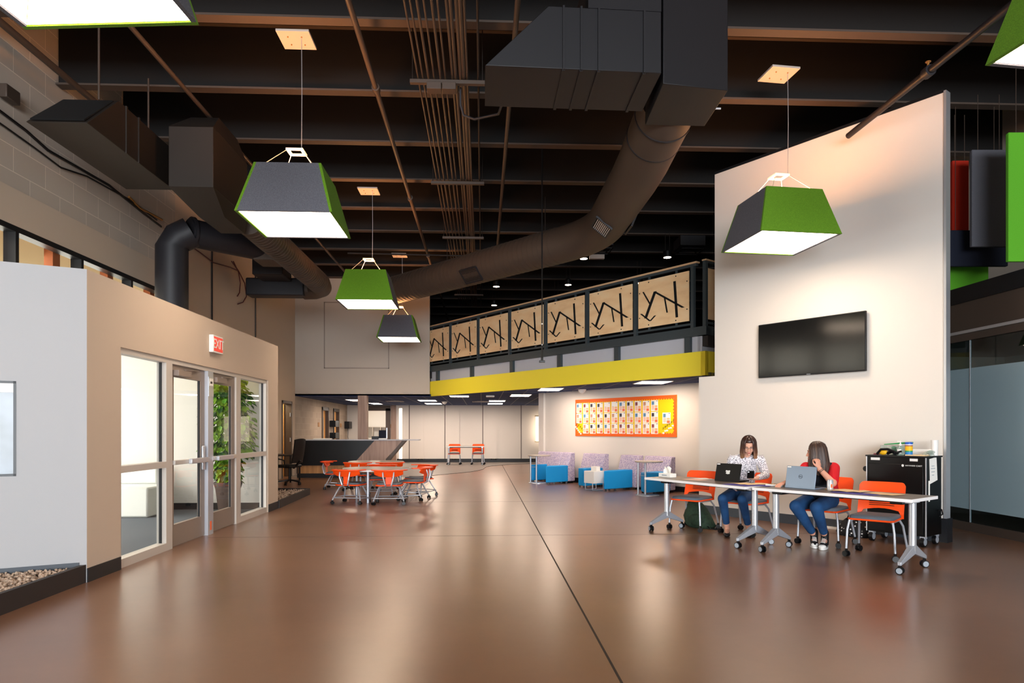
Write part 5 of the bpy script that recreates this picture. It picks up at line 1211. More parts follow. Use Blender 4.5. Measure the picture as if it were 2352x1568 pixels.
# ---- cafe tables and chairs
def cafe_table(label, lat, dep, rot, zt):
    t = thing('cafe_table', label, 'table', tuple(W3(lat, dep, 0)), rot, 'wavy topped cafe tables')
    n = 72; R0 = .66; pts = [(R0*(1+.075*math.cos(3*2*PI*k/n))*math.cos(2*PI*k/n), R0*(1+.075*math.cos(3*2*PI*k/n))*math.sin(2*PI*k/n)) for k in range(n)]
    m = MB(); m.prism(pts, zt-.03, zt-.006); m.mat(1).prism([(x*.985, y*.985) for x, y in pts], zt-.006, zt); m.build('tabletop', ['edge_grey', 'tabletop_light'], t)
    for k in range(3):
        a = 2*PI*k/3; x, y = .52*math.cos(a), .52*math.sin(a)
        m = MB(); m.cyl((x, y, .0), (x, y, zt-.03), .027, 14); m.build('leg', 'steel', t)
    return t
ZCT = .64
cafe_table('nearer wavy topped cafe table surrounded by orange chairs', -2.74, 13.5, math.radians(-96), ZCT)
cafe_table('farther wavy topped cafe table in front of the reception desk', -3.32, 16.3, math.radians(-100), ZCT)
def ruckus(label, lat, dep, f, base=None):
    g = 'wing backed orange chairs at the cafe tables'
    if base: return dup(base, W3(lat, dep, 0), rot_for(*f), label, g)
    t = thing('wing_back_chair', label, 'chair', tuple(W3(lat, dep, 0)), rot_for(*f), g); t.scale = (1.12, 1.12, .93)
    m = MB(); m.prism([(-.19, -.22), (.19, -.22), (.235, -.1), (.22, .17), (.15, .22), (-.15, .22), (-.22, .17), (-.235, -.1)], .375, .40); m.build('seat_shell', 'orange', t, bevel=.008)
    m = MB(); m.prism([(-.18, -.21), (.18, -.21), (.22, -.1), (.2, .15), (.14, .2), (-.14, .2), (-.2, .15), (-.22, -.1)], .40, .43); m.build('seat_pad', 'seat_grey', t, bevel=.012)
    m = MB(); xs = [-.24+.04*i for i in range(13)]
    m.sheet(xs, lambda x: .695, lambda x: .56+.05*(abs(x)/.24)**3, lambda x, z: .22-x*x*1.2+.06*(z-.56)/.13, .012, 4); bk = m.build('backrest', 'orange', t, smooth=60)
    m = MB(); m.prism([(-.31, .08), (-.25, .03), (-.16, .17), (.16, .17), (.25, .03), (.31, .08), (.24, .27), (.12, .33), (-.12, .33), (-.24, .27)], .685, .705); m.build('arm_ledge', 'orange', bk, bevel=.006)
    m = MB(); m.sheet([-.05, -.02, .02, .05], lambda x: .57, lambda x: .41, lambda x, z: .2, .01, 3); m.build('back_stem', 'orange', t)
    for s in (-1, 1):
        m = MB(); m.tube([(s*.09, .26, .66), (s*.085, .285, .56), (s*.05, .26, .40), (s*.05, .2, .365)], .013, 8); m.build('back_support', 'steel', t)
        m = MB(); m.tube([(s*.10, .06, .365), (s*.17, .10, .34), (s*.24, .19, .12), (s*.25, .21, .075)], .013, 8)
        m.tube([(s*.10, -.04, .365), (s*.16, -.10, .34), (s*.22, -.19, .12), (s*.225, -.21, .075)], .013, 8); m.build('leg', 'steel', t)
    m = MB(); m.tube([(-.245, .2, .13), (.245, .2, .13), (.30, .0, .115), (.22, -.2, .13), (-.22, -.2, .13), (-.30, 0, .115), (-.245, .2, .13)], .011, 8); m.build('base_ring', 'steel', t)
    m = MB(); m.box(-.12, -.1, .345, .12, .1, .375); m.build('seat_plate', 'black_plastic', t)
    for k, (x, y) in enumerate(((-.25, .21), (.25, .21), (.225, -.21), (-.225, -.21))):
        m = MB(); caster(m, x, y, .03, yaw=.7*k); m.build('caster', 'black_plastic', t)
    return t
K = W3(-2.74, 13.5, 0)
r0 = ruckus('wing backed orange chair, front left of the nearer cafe table, back to the camera', -3.08, 12.95, (.2, .98))
ruckus('wing backed orange chair, front and centre at the nearer cafe table, back to the camera', -2.33, 12.85, (-.1, 1), r0)
ruckus('wing backed orange chair on the right side of the nearer cafe table', -1.98, 13.6, (-.95, .15), r0)
ruckus('wing backed orange chair beyond the nearer table, seen between its legs', -2.78, 14.35, (.1, -1), r0)
ruckus('wing backed orange chair beyond the nearer table on its right, mostly hidden', -1.98, 14.42, (-.6, -.8), r0)
ruckus('wing backed orange chair at the left of the farther cafe table, wing pointing left', -4.18, 16.1, (.98, .1), r0)
ruckus('wing backed orange chair at the front of the farther cafe table, centre left', -3.55, 15.65, (.1, 1), r0)
ruckus('wing backed orange chair at the front right of the farther cafe table', -2.85, 15.7, (-.35, .94), r0)
# far table with two chairs
T3 = make_table('small training table against the far corridor wall between two orange chairs', (-2.62, 26.6), (-1.06, 26.66), .55)
def farchair(px, lab): return dup(c1, W3((px-1176)/F_PX*27.05, 27.05, 0), rot_for(0, -1), lab, 'orange chairs at the far corridor table')
farchair(1043, 'orange chair at the far corridor table, left one'); farchair(1098, 'orange chair at the far corridor table, right one')
# ---- reception desk
YD = 19.85
t = thing('reception_desk', 'long reception desk with black front, slanted wood end and warm wood base', 'reception desk', (on_y(681, YD).x, YD, 0), 0)
x0 = on_y(681, YD).x; X = lambda px: on_y(px, YD).x-x0
zt = 1.085
m = MB(); m.extr([(0, 0, .36), (X(808), 0, .36), (X(860), 0, zt), (0, 0, zt)], (0, .05, 0)); m.build('front_panel', 'black_plastic', t)
m = MB(); m.extr([(X(808)+.004, .006, .36), (X(872), .006, .36), (X(926), .006, zt), (X(860)+.004, .006, zt)], (0, .05, 0)); m.build('wood_panel', 'wood_grey', t)
m = MB(); m.extr([(X(872), -.01, .3), (X(880), -.01, .3), (X(932), -.01, zt), (X(924), -.01, zt)], (0, .5, 0)); m.build('slanted_end', 'frame_brown', t)
m = MB(); m.box(.0, .03, .13, X(872), .08, .36); m.build('wood_base', 'wood_warm', t)
m = MB(); m.box(.0, .06, 0, X(868), .5, .13); m.build('kick_board', 'base_black', t)
m = MB(); m.box(-.02, -.02, zt, X(962), .62, zt+.03); m.build('counter_top', 'mezz_grey', t, bevel=.004)
m = MB(); m.box(-.0, .0, .13, .05, .55, zt); m.build('end_panel', 'frame_brown', t)
m = MB(); m.box(.05, .5, .13, X(868), .55, zt); m.build('back_panel', 'frame_brown', t)
zc_ = zt+.031
def ondesk(name, px, w, d, h, mt, lab, cat, dy=.3):
    m = MB(); m.box(-w/2, -d/2, 0, w/2, d/2, h); o = m.build(name, mt, bevel=.004); o.location = (on_y(px, YD+dy).x, YD+dy, zc_); return tag(o, lab, cat)
ondesk('document_stack', 741, .5, .25, .03, 'white_paper', 'low stack of white papers on the left of the reception counter', 'papers')
ondesk('desk_file', 862, .2, .12, .09, 'black_plastic', 'small black tray on the reception counter right of the column', 'tray')
t = thing('desk_monitor', 'navy backed monitor standing on the reception counter', 'monitor', (on_y(878, YD+.35).x, YD+.35, zc_))
m = MB(); m.box(-.10, -.01, .03, .12, .02, .27); m.build('screen_back', 'felt_navy', t); m = MB(); m.box(-.12, -.06, 0, .14, .08, .03); m.build('stand', 'white_plastic', t); m = MB(); m.box(.12, -.01, .03, .15, .02, .34); m.build('side_edge', 'alu', t)
# wood column
m = MB(); xc_ = on_y(822, 20.75).x; m.box(0, 0, 0, on_y(843, 20.75).x-xc_, .28, 2.44); o = m.build('column', 'wood_grey'); o.location = (xc_, 20.72, 0); o['kind'] = 'structure'
# wall things near the desk
def leftwall(name, px0, px1, py0, py1, mt, lab, cat, d=.12):
    p, q = on_x(px0, XL, py1), on_x(px1, XL, py0); t = thing(name, lab, cat, (XL, p.y, p.z))
    m = MB(); m.box(.001, 0, 0, d, q.y-p.y, q.z-p.z); m.build('case', mt, t, bevel=.01); return t
leftwall('mail_box', 757, 765, 966, 980, 'black_plastic', 'upper black wall box between the two wooden doors', 'wall box', .22)
leftwall('mail_box', 757, 765, 993, 1007, 'black_plastic', 'lower black wall box between the two wooden doors', 'wall box', .22)
t = leftwall('wall_phone', 791, 800, 968, 984, 'black_plastic', 'black wall telephone on the pale wall left of the column', 'telephone', .2)
m = MB(); m.tube([(.1, .2, 0), (.1, .25, -.15), (.1, .2, -.35), (.1, .4, -.6)], .012, 6); m.build('cord', 'black_plastic', t)
leftwall('room_sign', 730, 734, 970, 980, 'brass', 'small sign plate left of the first far wooden door', 'sign', .02)
leftwall('room_sign', 781, 784, 972, 981, 'brass', 'small sign plate right of the second far wooden door', 'sign', .02)
p, q = on_y(893, YF, 982), on_y(906, YF, 974); m = MB(); m.box(0, -.02, 0, q.x-p.x, 0, q.z-p.z); o = m.build('room_sign', 'brass'); o.location = (p.x, YF-.001-.0, p.z); tag(o, 'orange brown sign plate on the far wall left of the bright window', 'sign')
# office shelves glimpsed through the far opening
p = on_y(868, YF+3.4); t = thing('storage_shelf', 'cream pigeonhole shelf glimpsed in the office right of the wood column', 'shelf', (p.x-.7, YF+3.4, 0))
m = MB(); m.box(0, 0, 0, 1.6, .35, 1.0); m.build('cabinet', 'drywall', t); m = MB(); [m.box(.05+.38*k, .0, 1.0, .08+.38*k, .35, 1.5) for k in range(5)]; m.box(0, 0, 1.5, 1.6, .35, 1.53); m.build('divider', 'drywall_grey', t)
# office chair and black table left of the desk
c = on_z(665, 1113); t = thing('office_chair', 'black mesh office chair seen from behind at the left of the reception desk', 'chair', (c.x, c.y, 0), rot_for(-.95, .3))
m = MB(); m.prism([(-.24, -.24), (.24, -.24), (.25, .2), (-.25, .2)], .44, .52); m.build('seat', 'black_plastic', t, bevel=.03)
m = MB(); m.sheet([-.22+.055*i for i in range(9)], lambda x: 1.18-.15*x*x*4, lambda x: .56, lambda x, z: .24+.10*math.sin((z-.56)*2.2)-x*x*.8, .03, 8); m.build('backrest', 'black_plastic', t)
m = MB(); m.beam((0, .12, .42), (0, .33, .62), .06, .03); m.build('back_bar', 'black_plastic', t)
for s in (-1, 1):
    m = MB(); m.tube([(s*.26, .05, .46), (s*.30, .05, .64), (s*.30, -.12, .67)], .018, 8); m.build('armrest', 'black_plastic', t)
m = MB(); m.cyl((0, 0, .12), (0, 0, .44), .03, 12); m.build('gas_column', 'black_plastic', t)
m = MB()
for k in range(5):
    a = 2*PI*k/5+.3; m.beam((0, 0, .13), (.30*math.cos(a), .30*math.sin(a), .08), .04, .03)
m.build('star_base', 'black_plastic', t)
for k in range(5):
    a = 2*PI*k/5+.3; m = MB(); caster(m, .30*math.cos(a), .30*math.sin(a), .028, yaw=a); m.build('caster', 'black_plastic', t)
t = thing('work_table', 'narrow black work table beside the office chair against the left wall', 'table', (XL+.40, 18.6, 0))
m = MB(); m.box(-.38, -.5, .70, .3, .5, .73); m.build('tabletop', 'black_plastic', t)
for sx in (-.34, .26):
    for sy in (-.45, .45):
        m = MB(); m.box(sx-.018, sy-.018, 0, sx+.018, sy+.018, .70); m.build('leg', 'black_plastic', t)
# ---- vestibule: bench, radiator top, plants
t = thing('bench', 'white upholstered block bench inside the glass entry', 'bench', (-5.95, 11.35, .006))
m = MB(); m.box(-1.6, -.35, 0, .62, .55, .48); m.build('seat_block', 'bench_white', t, bevel=.03)
m = MB(); m.box(-1.6, .42, .48, .40, .62, .78); m.build('back_block', 'bench_white', t, bevel=.03)
def tree(label, x, y, h, r, seed, n=420):
    random.seed(seed); t = thing('potted_tree', label, 'potted plant', (x, y, .006))
    m = MB(); m.lathe([(.15, 0), (.2, .4), (.23, .5), (.23, .52), (.2, .52), (.19, .47)], 24); m.build('pot', 'pot', t)
    m = MB(); m.tube([(0, 0, .45), (.02, .01, .9), (-.02, .02, 1.5), (.01, 0, h-.3)], [.022, .02, .016, .008], 8)
    for k in range(12):
        a = random.uniform(0, 6.3); z = random.uniform(.7, h-.3); m.tube([(0, 0, z), (.5*r*math.cos(a), .5*r*math.sin(a), z+.12), (.9*r*math.cos(a), .9*r*math.sin(a), z+.1)], [.008, .006, .003], 5)
    m.build('trunk', 'bark', t)
    m = MB()
    for k in range(n):
        z = random.uniform(.55, h); prof = (.45 if z < .95 else 1.0)*(1-.35*max(0, (z-h+.5)/.5)); a = random.uniform(0, 2*PI); rr = r*prof*math.sqrt(random.uniform(.05, 1))
        c = Vector((rr*math.cos(a), rr*math.sin(a), z)); q = Quaternion((0, 0, 1), a) @ Quaternion((0, 1, 0), random.uniform(.2, 1.3)) @ Quaternion((1, 0, 0), random.uniform(-.6, .6))
        L_ = random.uniform(.09, .14); Wd = L_*.36
        pts = [(0, 0, 0), (L_*.35, Wd, .008), (L_*.75, Wd*.7, .004), (L_, 0, -.01), (L_*.75, -Wd*.7, .004), (L_*.35, -Wd, .008), (L_*.5, 0, -.006)]
        m.mat(0 if random.random() < .7 else 1); m.add([c+q @ Vector(p) for p in pts], [(0, 6, 1), (1, 6, 2), (2, 6, 3), (3, 6, 4), (4, 6, 5), (5, 6, 0)])
    m.build('foliage', ['leaf', 'leaf_dark'], t, smooth=0)
tree('leafy potted tree in a dark tapered pot just inside the right hand door', -4.30, 11.62, 2.3, .40, 3, 1300)
random.seed(11)
# ================================================================== PEOPLE
def remesh(o, vox, smooth_it=4, fac=.5):
    r = o.modifiers.new('r', 'REMESH'); r.mode = 'VOXEL'; r.voxel_size = vox; r.use_smooth_shade = True
    if smooth_it: s = o.modifiers.new('s', 'SMOOTH'); s.iterations = smooth_it; s.factor = fac
    bpy.context.view_layer.update(); dg = bpy.context.evaluated_depsgraph_get()
    me = bpy.data.meshes.new_from_object(o.evaluated_get(dg)); mats = list(o.data.materials); o.modifiers.clear()
    me.materials.clear(); [me.materials.append(m) for m in mats]; o.data = me
    me.polygons.foreach_set('material_index', [0]*len(me.polygons)); me.shade_smooth(); return o
class Fig:
    def __init__(s, base): s.base = Vector(base); s.m = MB()
    def p(s, t): return W3(*t)-s.base
def limb(mb, pts, rs, n=14):
    for i in range(len(pts)-1): mb.cap(pts[i], rs[i], pts[i+1], rs[i+1], n)
def hand(mb, wrist, d, nrm, curl=.5, side=1, sc=1.0, thumb_in=.3):
    d = d.normalized(); nrm = (nrm-d*nrm.dot(d)).normalized(); ac = d.cross(nrm)
    R_ = Matrix((ac, d, nrm)).transposed()
    mb.ell(wrist+d*.045*sc, (.038*sc, .05*sc, .016*sc), 14, 10, R_)
    mb.cap(wrist-d*.02, .024*sc, wrist+d*.03*sc, .022*sc, 10)
    for i, L_ in enumerate((.068, .078, .073, .056)):
        p = wrist+d*.082*sc+ac*(i-1.5)*-.0205*side*sc; a = 0
        for k, f in enumerate((.45, .31, .24)):
            a += curl*(1.0 if k else .6); q = p+(d*math.cos(a)+nrm*math.sin(a))*L_*f*sc
            mb.cap(p, (.0092-.0008*k)*sc, q, (.0086-.0009*k)*sc, 8); p = q
    p = wrist+d*.025*sc+ac*.03*side*sc; q = p+(d*.75+ac*.6*side+nrm*thumb_in).normalized()*.035*sc; mb.cap(p, .0125*sc, q, .0105*sc, 8)
    r = q+(d*.95+ac*.1*side+nrm*thumb_in).normalized()*.03*sc; mb.cap(q, .0105*sc, r, .008*sc, 8)
def head_frame(f, tilt):
    fx = Vector((*W(f[0], f[1]), 0)).normalized(); up = Vector((0, 0, 1))
    R_ = fx.cross(up)                                  # person's right
    q = Quaternion(R_, -tilt) if True else None
    f2 = q @ fx; u2 = q @ up
    return Matrix((R_, f2, u2)).transposed()           # local x = right, y = face, z = up
def head(mb, c, Rm):
    P = lambda x, y, z: c+Rm @ Vector((x, y, z))
    mb.ell(P(0, -.018, .035), (.074, .092, .088), 20, 14, Rm)
    mb.ell(P(0, .02, -.012), (.064, .068, .082), 20, 14, Rm)
    mb.ell(P(0, .035, -.062), (.045, .048, .045), 16, 10, Rm)
    mb.ell(P(0, .068, -.088), (.020, .018, .016), 12, 8, Rm)
    for s in (-1, 1):
        mb.ell(P(s*.033, .058, -.030), (.026, .026, .028), 12, 8, Rm)
        mb.ell(P(s*.075, -.008, -.005), (.010, .020, .030), 10, 8, Rm)
        mb.ell(P(s*.012, .092, -.030), (.008, .010, .008), 8, 6, Rm)
    mb.cap(P(0, .082, .022), .008, P(0, .104, -.022), .0115, 10)
    mb.ell(P(0, .074, .034), (.048, .016, .012), 14, 8, Rm)
    mb.ell(P(0, .083, -.058), (.024, .012, .012), 12, 8, Rm)
def face_parts(t, base, c, Rm, looking_down=True):
    P = lambda x, y, z: c+Rm @ Vector((x, y, z))
    m = MB()
    for s in (-1, 1): m.ell(P(s*.031, .078, .010), (.013, .010, .0045 if looking_down else .006), 12, 8, Rm)
    e = m.build('eyes', 'eye_white', t)
    m = MB()
    for s in (-1, 1): m.ell(P(s*.031, .0865, .0085 if looking_down else .010), (.0055, .003, .0038 if looking_down else .005), 10, 6, Rm)
    m.build('irises', 'eye_dark', t)
    m = MB()
    for s in (-1, 1):
        m.tube([P(s*.014, .088, .012), P(s*.031, .0905, .016), P(s*.047, .080, .012)], .0016, 6)
        m.tube([P(s*.013, .091, .030), P(s*.032, .0915, .037), P(s*.050, .079, .032)], [.002, .0022, .001], 6)
    m.build('brows_and_lashes', 'eye_dark', t)
    m = MB(); m.ell(P(0, .0935, -.053), (.018, .005, .0036), 12, 6, Rm); m.ell(P(0, .0925, -.0615), (.015, .006, .0042), 12, 6, Rm); m.build('lips', 'lips', t)
def hair(t, c, Rm, bottom_z, gap0, mats, seed, n=150, spread=.03, part=0.0, flare=.08):
    random.seed(seed); P = lambda x, y, z: c+Rm @ Vector((x, y, z)); m = MB()
    R3 = Vector((.090, .106, .100))
    m.ell(P(0, -.026, .077), (.080, .092, .055), 24, 14, Rm); m.ell(P(0, -.035, .02), (.080, .078, .1), 20, 12, Rm)
    for i in range(n):
        a = gap0+(2*PI-2*gap0)*(i+random.random())/n      # angle from the face direction
        x, y = math.sin(a), math.cos(a); s = 1 if x >= 0 else -1
        pts = []
        for th in (.05, .35, .7, 1.05, 1.4):               # crown downwards
            rr = math.sin(th)
            px = part+(x*R3.x*rr-part*(1-rr)*0); pts.append(P(px*1.0, -.012+y*R3.y*rr, .035+R3.z*math.cos(th)))
        e = P(x*(R3.x+.004), -.012+y*(R3.y+.004), -.01)
        k = random.uniform(.0, spread); bz = bottom_z+random.uniform(-.015, .015)
        e2 = e+Vector(((e-c).x*flare, (e-c).y*flare, 0)); mid = Vector((e2.x, e2.y, (e.z+bz)/2))
        out = (Vector((e.x-c.x, e.y-c.y, 0))).normalized()
        fin = Vector((e.x, e.y, bz))+out*k*.6-out*.004
        w = random.uniform(.008, .0125); m.mat(1 if random.random() < .28 else 0)
        m.tube(pts+[e, mid, fin], [w*.6, w, w, w, w, w, w*.95, w*.4], 6)
    return m.build('hair', mats, t, smooth=80)
# ---- woman in the dotted blouse
base = W3(3.06, 9.05, 0); t = thing('person', 'seated woman with shoulder length brown hair, glasses and dotted white blouse, looking at a phone', 'person', tuple(base))
fg = Fig((0, 0, 0)); p = lambda a, b_, z: W3(a, b_, z)
B = MB()
hR, hL = p(2.99, 9.12, .55), p(3.15, 9.02, .55); kR, kL = p(2.74, 8.78, .515), p(2.955, 8.66, .515); aR_, aL_ = p(2.87, 9.0, .10), p(3.15, 8.98, .10)
pel, chest, nb = p(3.07, 9.08, .58), p(3.085, 9.01, .86), p(3.11, 8.98, 1.03); hc = p(3.122, 8.90, 1.195)
sR, sL = p(2.945, 9.03, 1.005), p(3.285, 8.92, 1.005); eR, eL = p(2.89, 9.02, .80), p(3.31, 8.80, .82); wR, wL = p(2.90, 8.84, .80), p(3.10, 8.60, .79)
def torso(mb, k=0, low=True, w_=0):
    fr = (p(3.06, 8.9, 0)-p(3.10, 9.0, 0)).normalized()
    ang_ = math.atan2((sL-sR).y, (sL-sR).x); Rz = Matrix.Rotation(ang_, 3, 'Z')
    if low: mb.ell(pel, (.155+k, .115+k, .12+k), 18, 12, Rz)
    mb.ell((pel+chest)/2+Vector((0, 0, .03*(not low))), (.125+k+w_, .095+k+w_*.6, .16+k), 18, 12, Rz); mb.ell(chest+Vector((0, 0, .03)), (.145+k+w_*.5, .10+k, .13+k), 18, 12, Rz)
    mb.cap(sR, .052+k, nb, .055+k); mb.cap(sL, .052+k, nb, .055+k)
    for s in (-1, 1): mb.ell(chest+Rz @ Vector((s*.06, -.075, .0)), (.055+k, .045+k, .055+k), 12, 8, Rz)
torso(B); B.cap(nb, .05, hc+Vector((0, 0, -.06)), .045)
limb(B, [hR, kR, aR_], [.075, .05, .034]); limb(B, [hL, kL, aL_], [.075, .05, .034])
for a_, toe in ((aR_, p(2.82, 8.86, .035)), (aL_, p(3.10, 8.83, .035))): B.cap(a_+Vector((0, 0, -.03)), .034, toe, .026)
limb(B, [sR, eR, wR], [.042, .036, .024]); limb(B, [sL, eL, wL], [.042, .036, .024])
Rm = head_frame((-.28, -.95), .42); head(B, hc, Rm)
hand(B, wR, p(2.89, 8.70, .775)-wR, Vector((0, 0, -1)), .35, 1); hand(B, wL, p(2.96, 8.51, .80)-wL, Vector((0, 0, 1)), .9, 1)
Bo = B.build('body', 'skin'); remesh(Bo, .0055, 3)
Bo.parent = t; Bo.matrix_parent_inverse = Matrix.Translation(-base)
def attach(o, t, base): o.matrix_parent_inverse = Matrix.Translation(-Vector(base)); return o
def kids_fix(t, base):
    for ch in t.children: ch.matrix_parent_inverse = Matrix.Translation(-Vector(base))
face_parts(t, base, hc, Rm)
hair(t, hc, Rm, 1.045, .66, ['hair_ombre', 'hair_ombre'], 5, 190, .02)
P = lambda x, y, z: hc+Rm @ Vector((x, y, z))
m = MB()
for s in (-1, 1):
    m.tube([P(s*.033+.023*math.cos(a), .099, .008+.019*math.sin(a)) for a in [2*PI*i/16 for i in range(17)]], .0015, 6)
    m.tube([P(s*.056, .098, .012), P(s*.078, .06, .012), P(s*.080, -.0, .008)], .002, 6)
m.tube([P(-.011, .1, .011), P(.011, .1, .011)], .002, 6); m.build('glasses', 'black_plastic', t)
# jeans
m = MB(); m.ell(pel+Vector((0, 0, -.03)), (.17, .13, .10), 18, 10, Matrix.Rotation(SROT+PI, 3, 'Z'))
for h_, k_, a_ in ((hR, kR, aR_), (hL, kL, aL_)):
    cf = a_.lerp(k_, .24); limb(m, [h_, k_, cf], [.088, .064, .044])
o = m.build('jeans', 'jeans', t); remesh(o, .008, 6)
m = MB()
for k_, a_ in ((kR, aR_), (kL, aL_)):
    cf = a_.lerp(k_, .19); d = (k_-a_).normalized(); m.tube([cf, cf+d*.035], .044, 16)
m.build('rolled_cuff', 'jeans', t)
# blouse
m = MB(); torso(m, .014, False, .035); limb(m, [sR, eR, eR.lerp(wR, .75)], [.066, .052, .036]); limb(m, [sL, eL, eL.lerp(wL, .7)], [.066, .052, .036])
m.ell(pel+Vector((0, 0, .07)), (.175, .135, .10), 16, 10, Matrix.Rotation(SROT+PI, 3, 'Z'))
o = m.build('blouse', 'dotted_blouse', t); remesh(o, .008, 5)
m = MB()
for s_, q in ((sR, -1), (sL, 1)):
    ax = (sL-sR).normalized()*q; n = 26; c = s_-ax*.035+Vector((0, 0, .004)); vs = []
    for j, rr in enumerate((.058, .082)):
        for k in range(n+1):
            a = PI*(-.1+1.2*k/n)-PI*0; wv = .008*math.sin(k*1.7)*(j)
            vs.append(c+Vector((0, 0, 1))*math.sin(a)*rr*.85+ax.cross(Vector((0, 0, 1)))*math.cos(a)*rr+ax*(.030*j+wv)+ax*.03)
    o_ = len(vs); vs += [v+ax*.005 for v in vs]; fs = []
    for k in range(n): fs += [(k, k+1, n+2+k, n+1+k), (o_+n+1+k, o_+n+2+k, o_+k+1, o_+k), (n+1+k, n+2+k, o_+n+2+k, o_+n+1+k), (k+1, k, o_+k, o_+k+1)]
    m.add(vs, fs)
m.build('shoulder_ruffle', 'dotted_blouse', t)
for a_, tx in ((aR_, p(2.815, 8.85, .0)), (aL_, p(3.095, 8.82, .0))):
    h_ = Vector((a_.x, a_.y, 0)); m = MB(); d = (tx-h_).normalized(); ang_ = math.atan2(d.y, d.x); R_ = Matrix.Rotation(ang_, 3, 'Z')
    m.ell((h_*.55+tx*.45)+Vector((0, 0, .022)), (.125, .044, .022), 16, 8, R_); m.ell(tx-d*.03+Vector((0, 0, .030)), (.065, .042, .030), 16, 8, R_); m.ell(h_+Vector((0, 0, .035)), (.04, .036, .034), 12, 8, R_)
    o = m.build('flat_shoe', 'shoe_black', t); remesh(o, .005, 3)
kids_fix(t, base)
# phone in her hand: its own thing
pc_ = p(3.005, 8.50, .80); tp = thing('phone', 'black phone held in the hand of the woman in the dotted blouse', 'phone', tuple(pc_), ang(.93, -.3))
m = MB(); m.hexa([(-.042, 0, 0), (.042, 0, 0), (.042, .009, 0), (-.042, .009, 0)], [(-.042, -.10, .098), (.042, -.10, .098), (.042, -.091, .102), (-.042, -.091, .102)]); m.build('case', 'black_plastic', tp, bevel=.003)
m = MB(); m.hexa([(-.038, .0065, .006), (.038, .0065, .006), (.038, .0078, .007), (-.038, .0078, .007)], [(-.038, -.0855, .098), (.038, -.0855, .098), (.038, -.0842, .0993), (-.038, -.0842, .0993)]); m.build('screen', 'screen', tp)
m = MB(); m.box(-.035, -.090, .078, -.018, -.085, .088); m.build('camera_bump', 'steel', tp)
# ---- woman in the red cardigan
base2 = W3(3.8, 8.28, 0); t = thing('person', 'seated woman in red cardigan and dark top, turned away with her fist at her chin', 'person', tuple(base2))
hR, hL = p(3.72, 8.36, .55), p(3.90, 8.26, .55); kR, kL = p(3.39, 8.06, .50), p(3.575, 7.93, .50); aR_, aL_ = p(3.68, 8.22, .13), p(3.755, 8.10, .14)
pel, chest, nb = p(3.81, 8.29, .58), p(3.735, 8.17, .84), p(3.69, 8.10, .985); hc = p(3.625, 8.045, 1.135)
sR, sL = p(3.535, 8.10, .955), p(3.835, 8.04, .955); eR, eL = p(3.34, 8.02, .80), p(3.70, 7.78, .795); wR, wL = p(3.20, 7.935, .785), p(3.575, 7.86, .965)
def torso2(mb, k=0):
    ang_ = math.atan2((sL-sR).y, (sL-sR).x); Rz = Matrix.Rotation(ang_, 3, 'Z')
    mb.ell(pel, (.165+k, .125+k, .12+k), 18, 12, Rz); mb.ell((pel+chest)/2, (.135+k, .105+k, .16+k), 18, 12, Rz); mb.ell(chest+Vector((0, 0, .02)), (.15+k, .105+k, .12+k), 18, 12, Rz)
    mb.cap(sR, .05+k, nb, .052+k); mb.cap(sL, .05+k, nb, .052+k)
    for s in (-1, 1): mb.ell(chest+Rz @ Vector((s*.065, -.085, -.01)), (.06+k, .05+k, .06+k), 12, 8, Rz)
B = MB(); torso2(B); B.cap(nb, .048, hc+Vector((0, 0, -.06)), .044)
limb(B, [hR, kR, aR_], [.08, .055, .036]); limb(B, [hL, kL, aL_], [.08, .055, .036])
toes = (p(3.625, 8.08, .035), p(3.66, 7.95, .035))
for a_, toe in zip((aR_, aL_), toes): B.cap(a_+Vector((0, 0, -.05)), .034, toe, .026)
limb(B, [sR, eR, wR], [.045, .038, .025]); limb(B, [sL, eL, wL], [.047, .042, .027])
Rm = head_frame((-.93, .36), .10); head(B, hc, Rm)
hand(B, wR, p(3.09, 7.87, .762)-wR, Vector((0, 0, -1)), .5, -1); hand(B, wL, Vector((*W(-.12, .12), 1)), Vector((*W(-.35, .9), .15)), 1.15, 1)
Bo = B.build('body', 'skin_warm', t); remesh(Bo, .0055, 3)
face_parts(t, base2, hc, Rm, False)
hair(t, hc, Rm, .885, .72, ['hair_brown', 'hair_light'], 9, 210, .03, flare=.16)
m = MB(); m.ell(pel+Vector((0, 0, -.03)), (.185, .145, .11), 18, 10, Matrix.Rotation(SROT+PI, 3, 'Z'))
for h_, k_, a_ in ((hR, kR, aR_), (hL, kL, aL_)): limb(m, [h_, k_, a_.lerp(k_, .16)], [.10, .075, .048])
o = m.build('jeans', 'jeans', t); remesh(o, .008, 6)
m = MB(); torso2(m, .010); o = m.build('dark_top', 'navy_cloth', t); remesh(o, .008, 5)
m = MB(); ang_ = math.atan2((sL-sR).y, (sL-sR).x); Rz = Matrix.Rotation(ang_, 3, 'Z')
limb(m, [sR+Vector((0, 0, .0)), eR, eR.lerp(wR, .1)], [.070, .060, .055]); limb(m, [sL, sL.lerp(eL, .80)], [.068, .062]); m.cap(sR, .062, nb+Rz @ Vector((-.05, .02, -.01)), .058); m.cap(sL, .062, nb+Rz @ Vector((.05, .02, -.01)), .058)
for s in (-1, 1): limb(m, [(sL if s > 0 else sR)+Rz @ Vector((0, .02, 0)), chest+Rz @ Vector((s*.11, .01, 0)), pel+Rz @ Vector((s*.13, .02, .05))], [.07, .075, .07])
limb(m, [nb+Rz @ Vector((0, .05, -.03)), chest+Rz @ Vector((0, .06, 0)), pel+Rz @ Vector((0, .06, .05))], [.07, .085, .095])
o = m.build('red_cardigan', 'red_cloth', t); remesh(o, .008, 5)
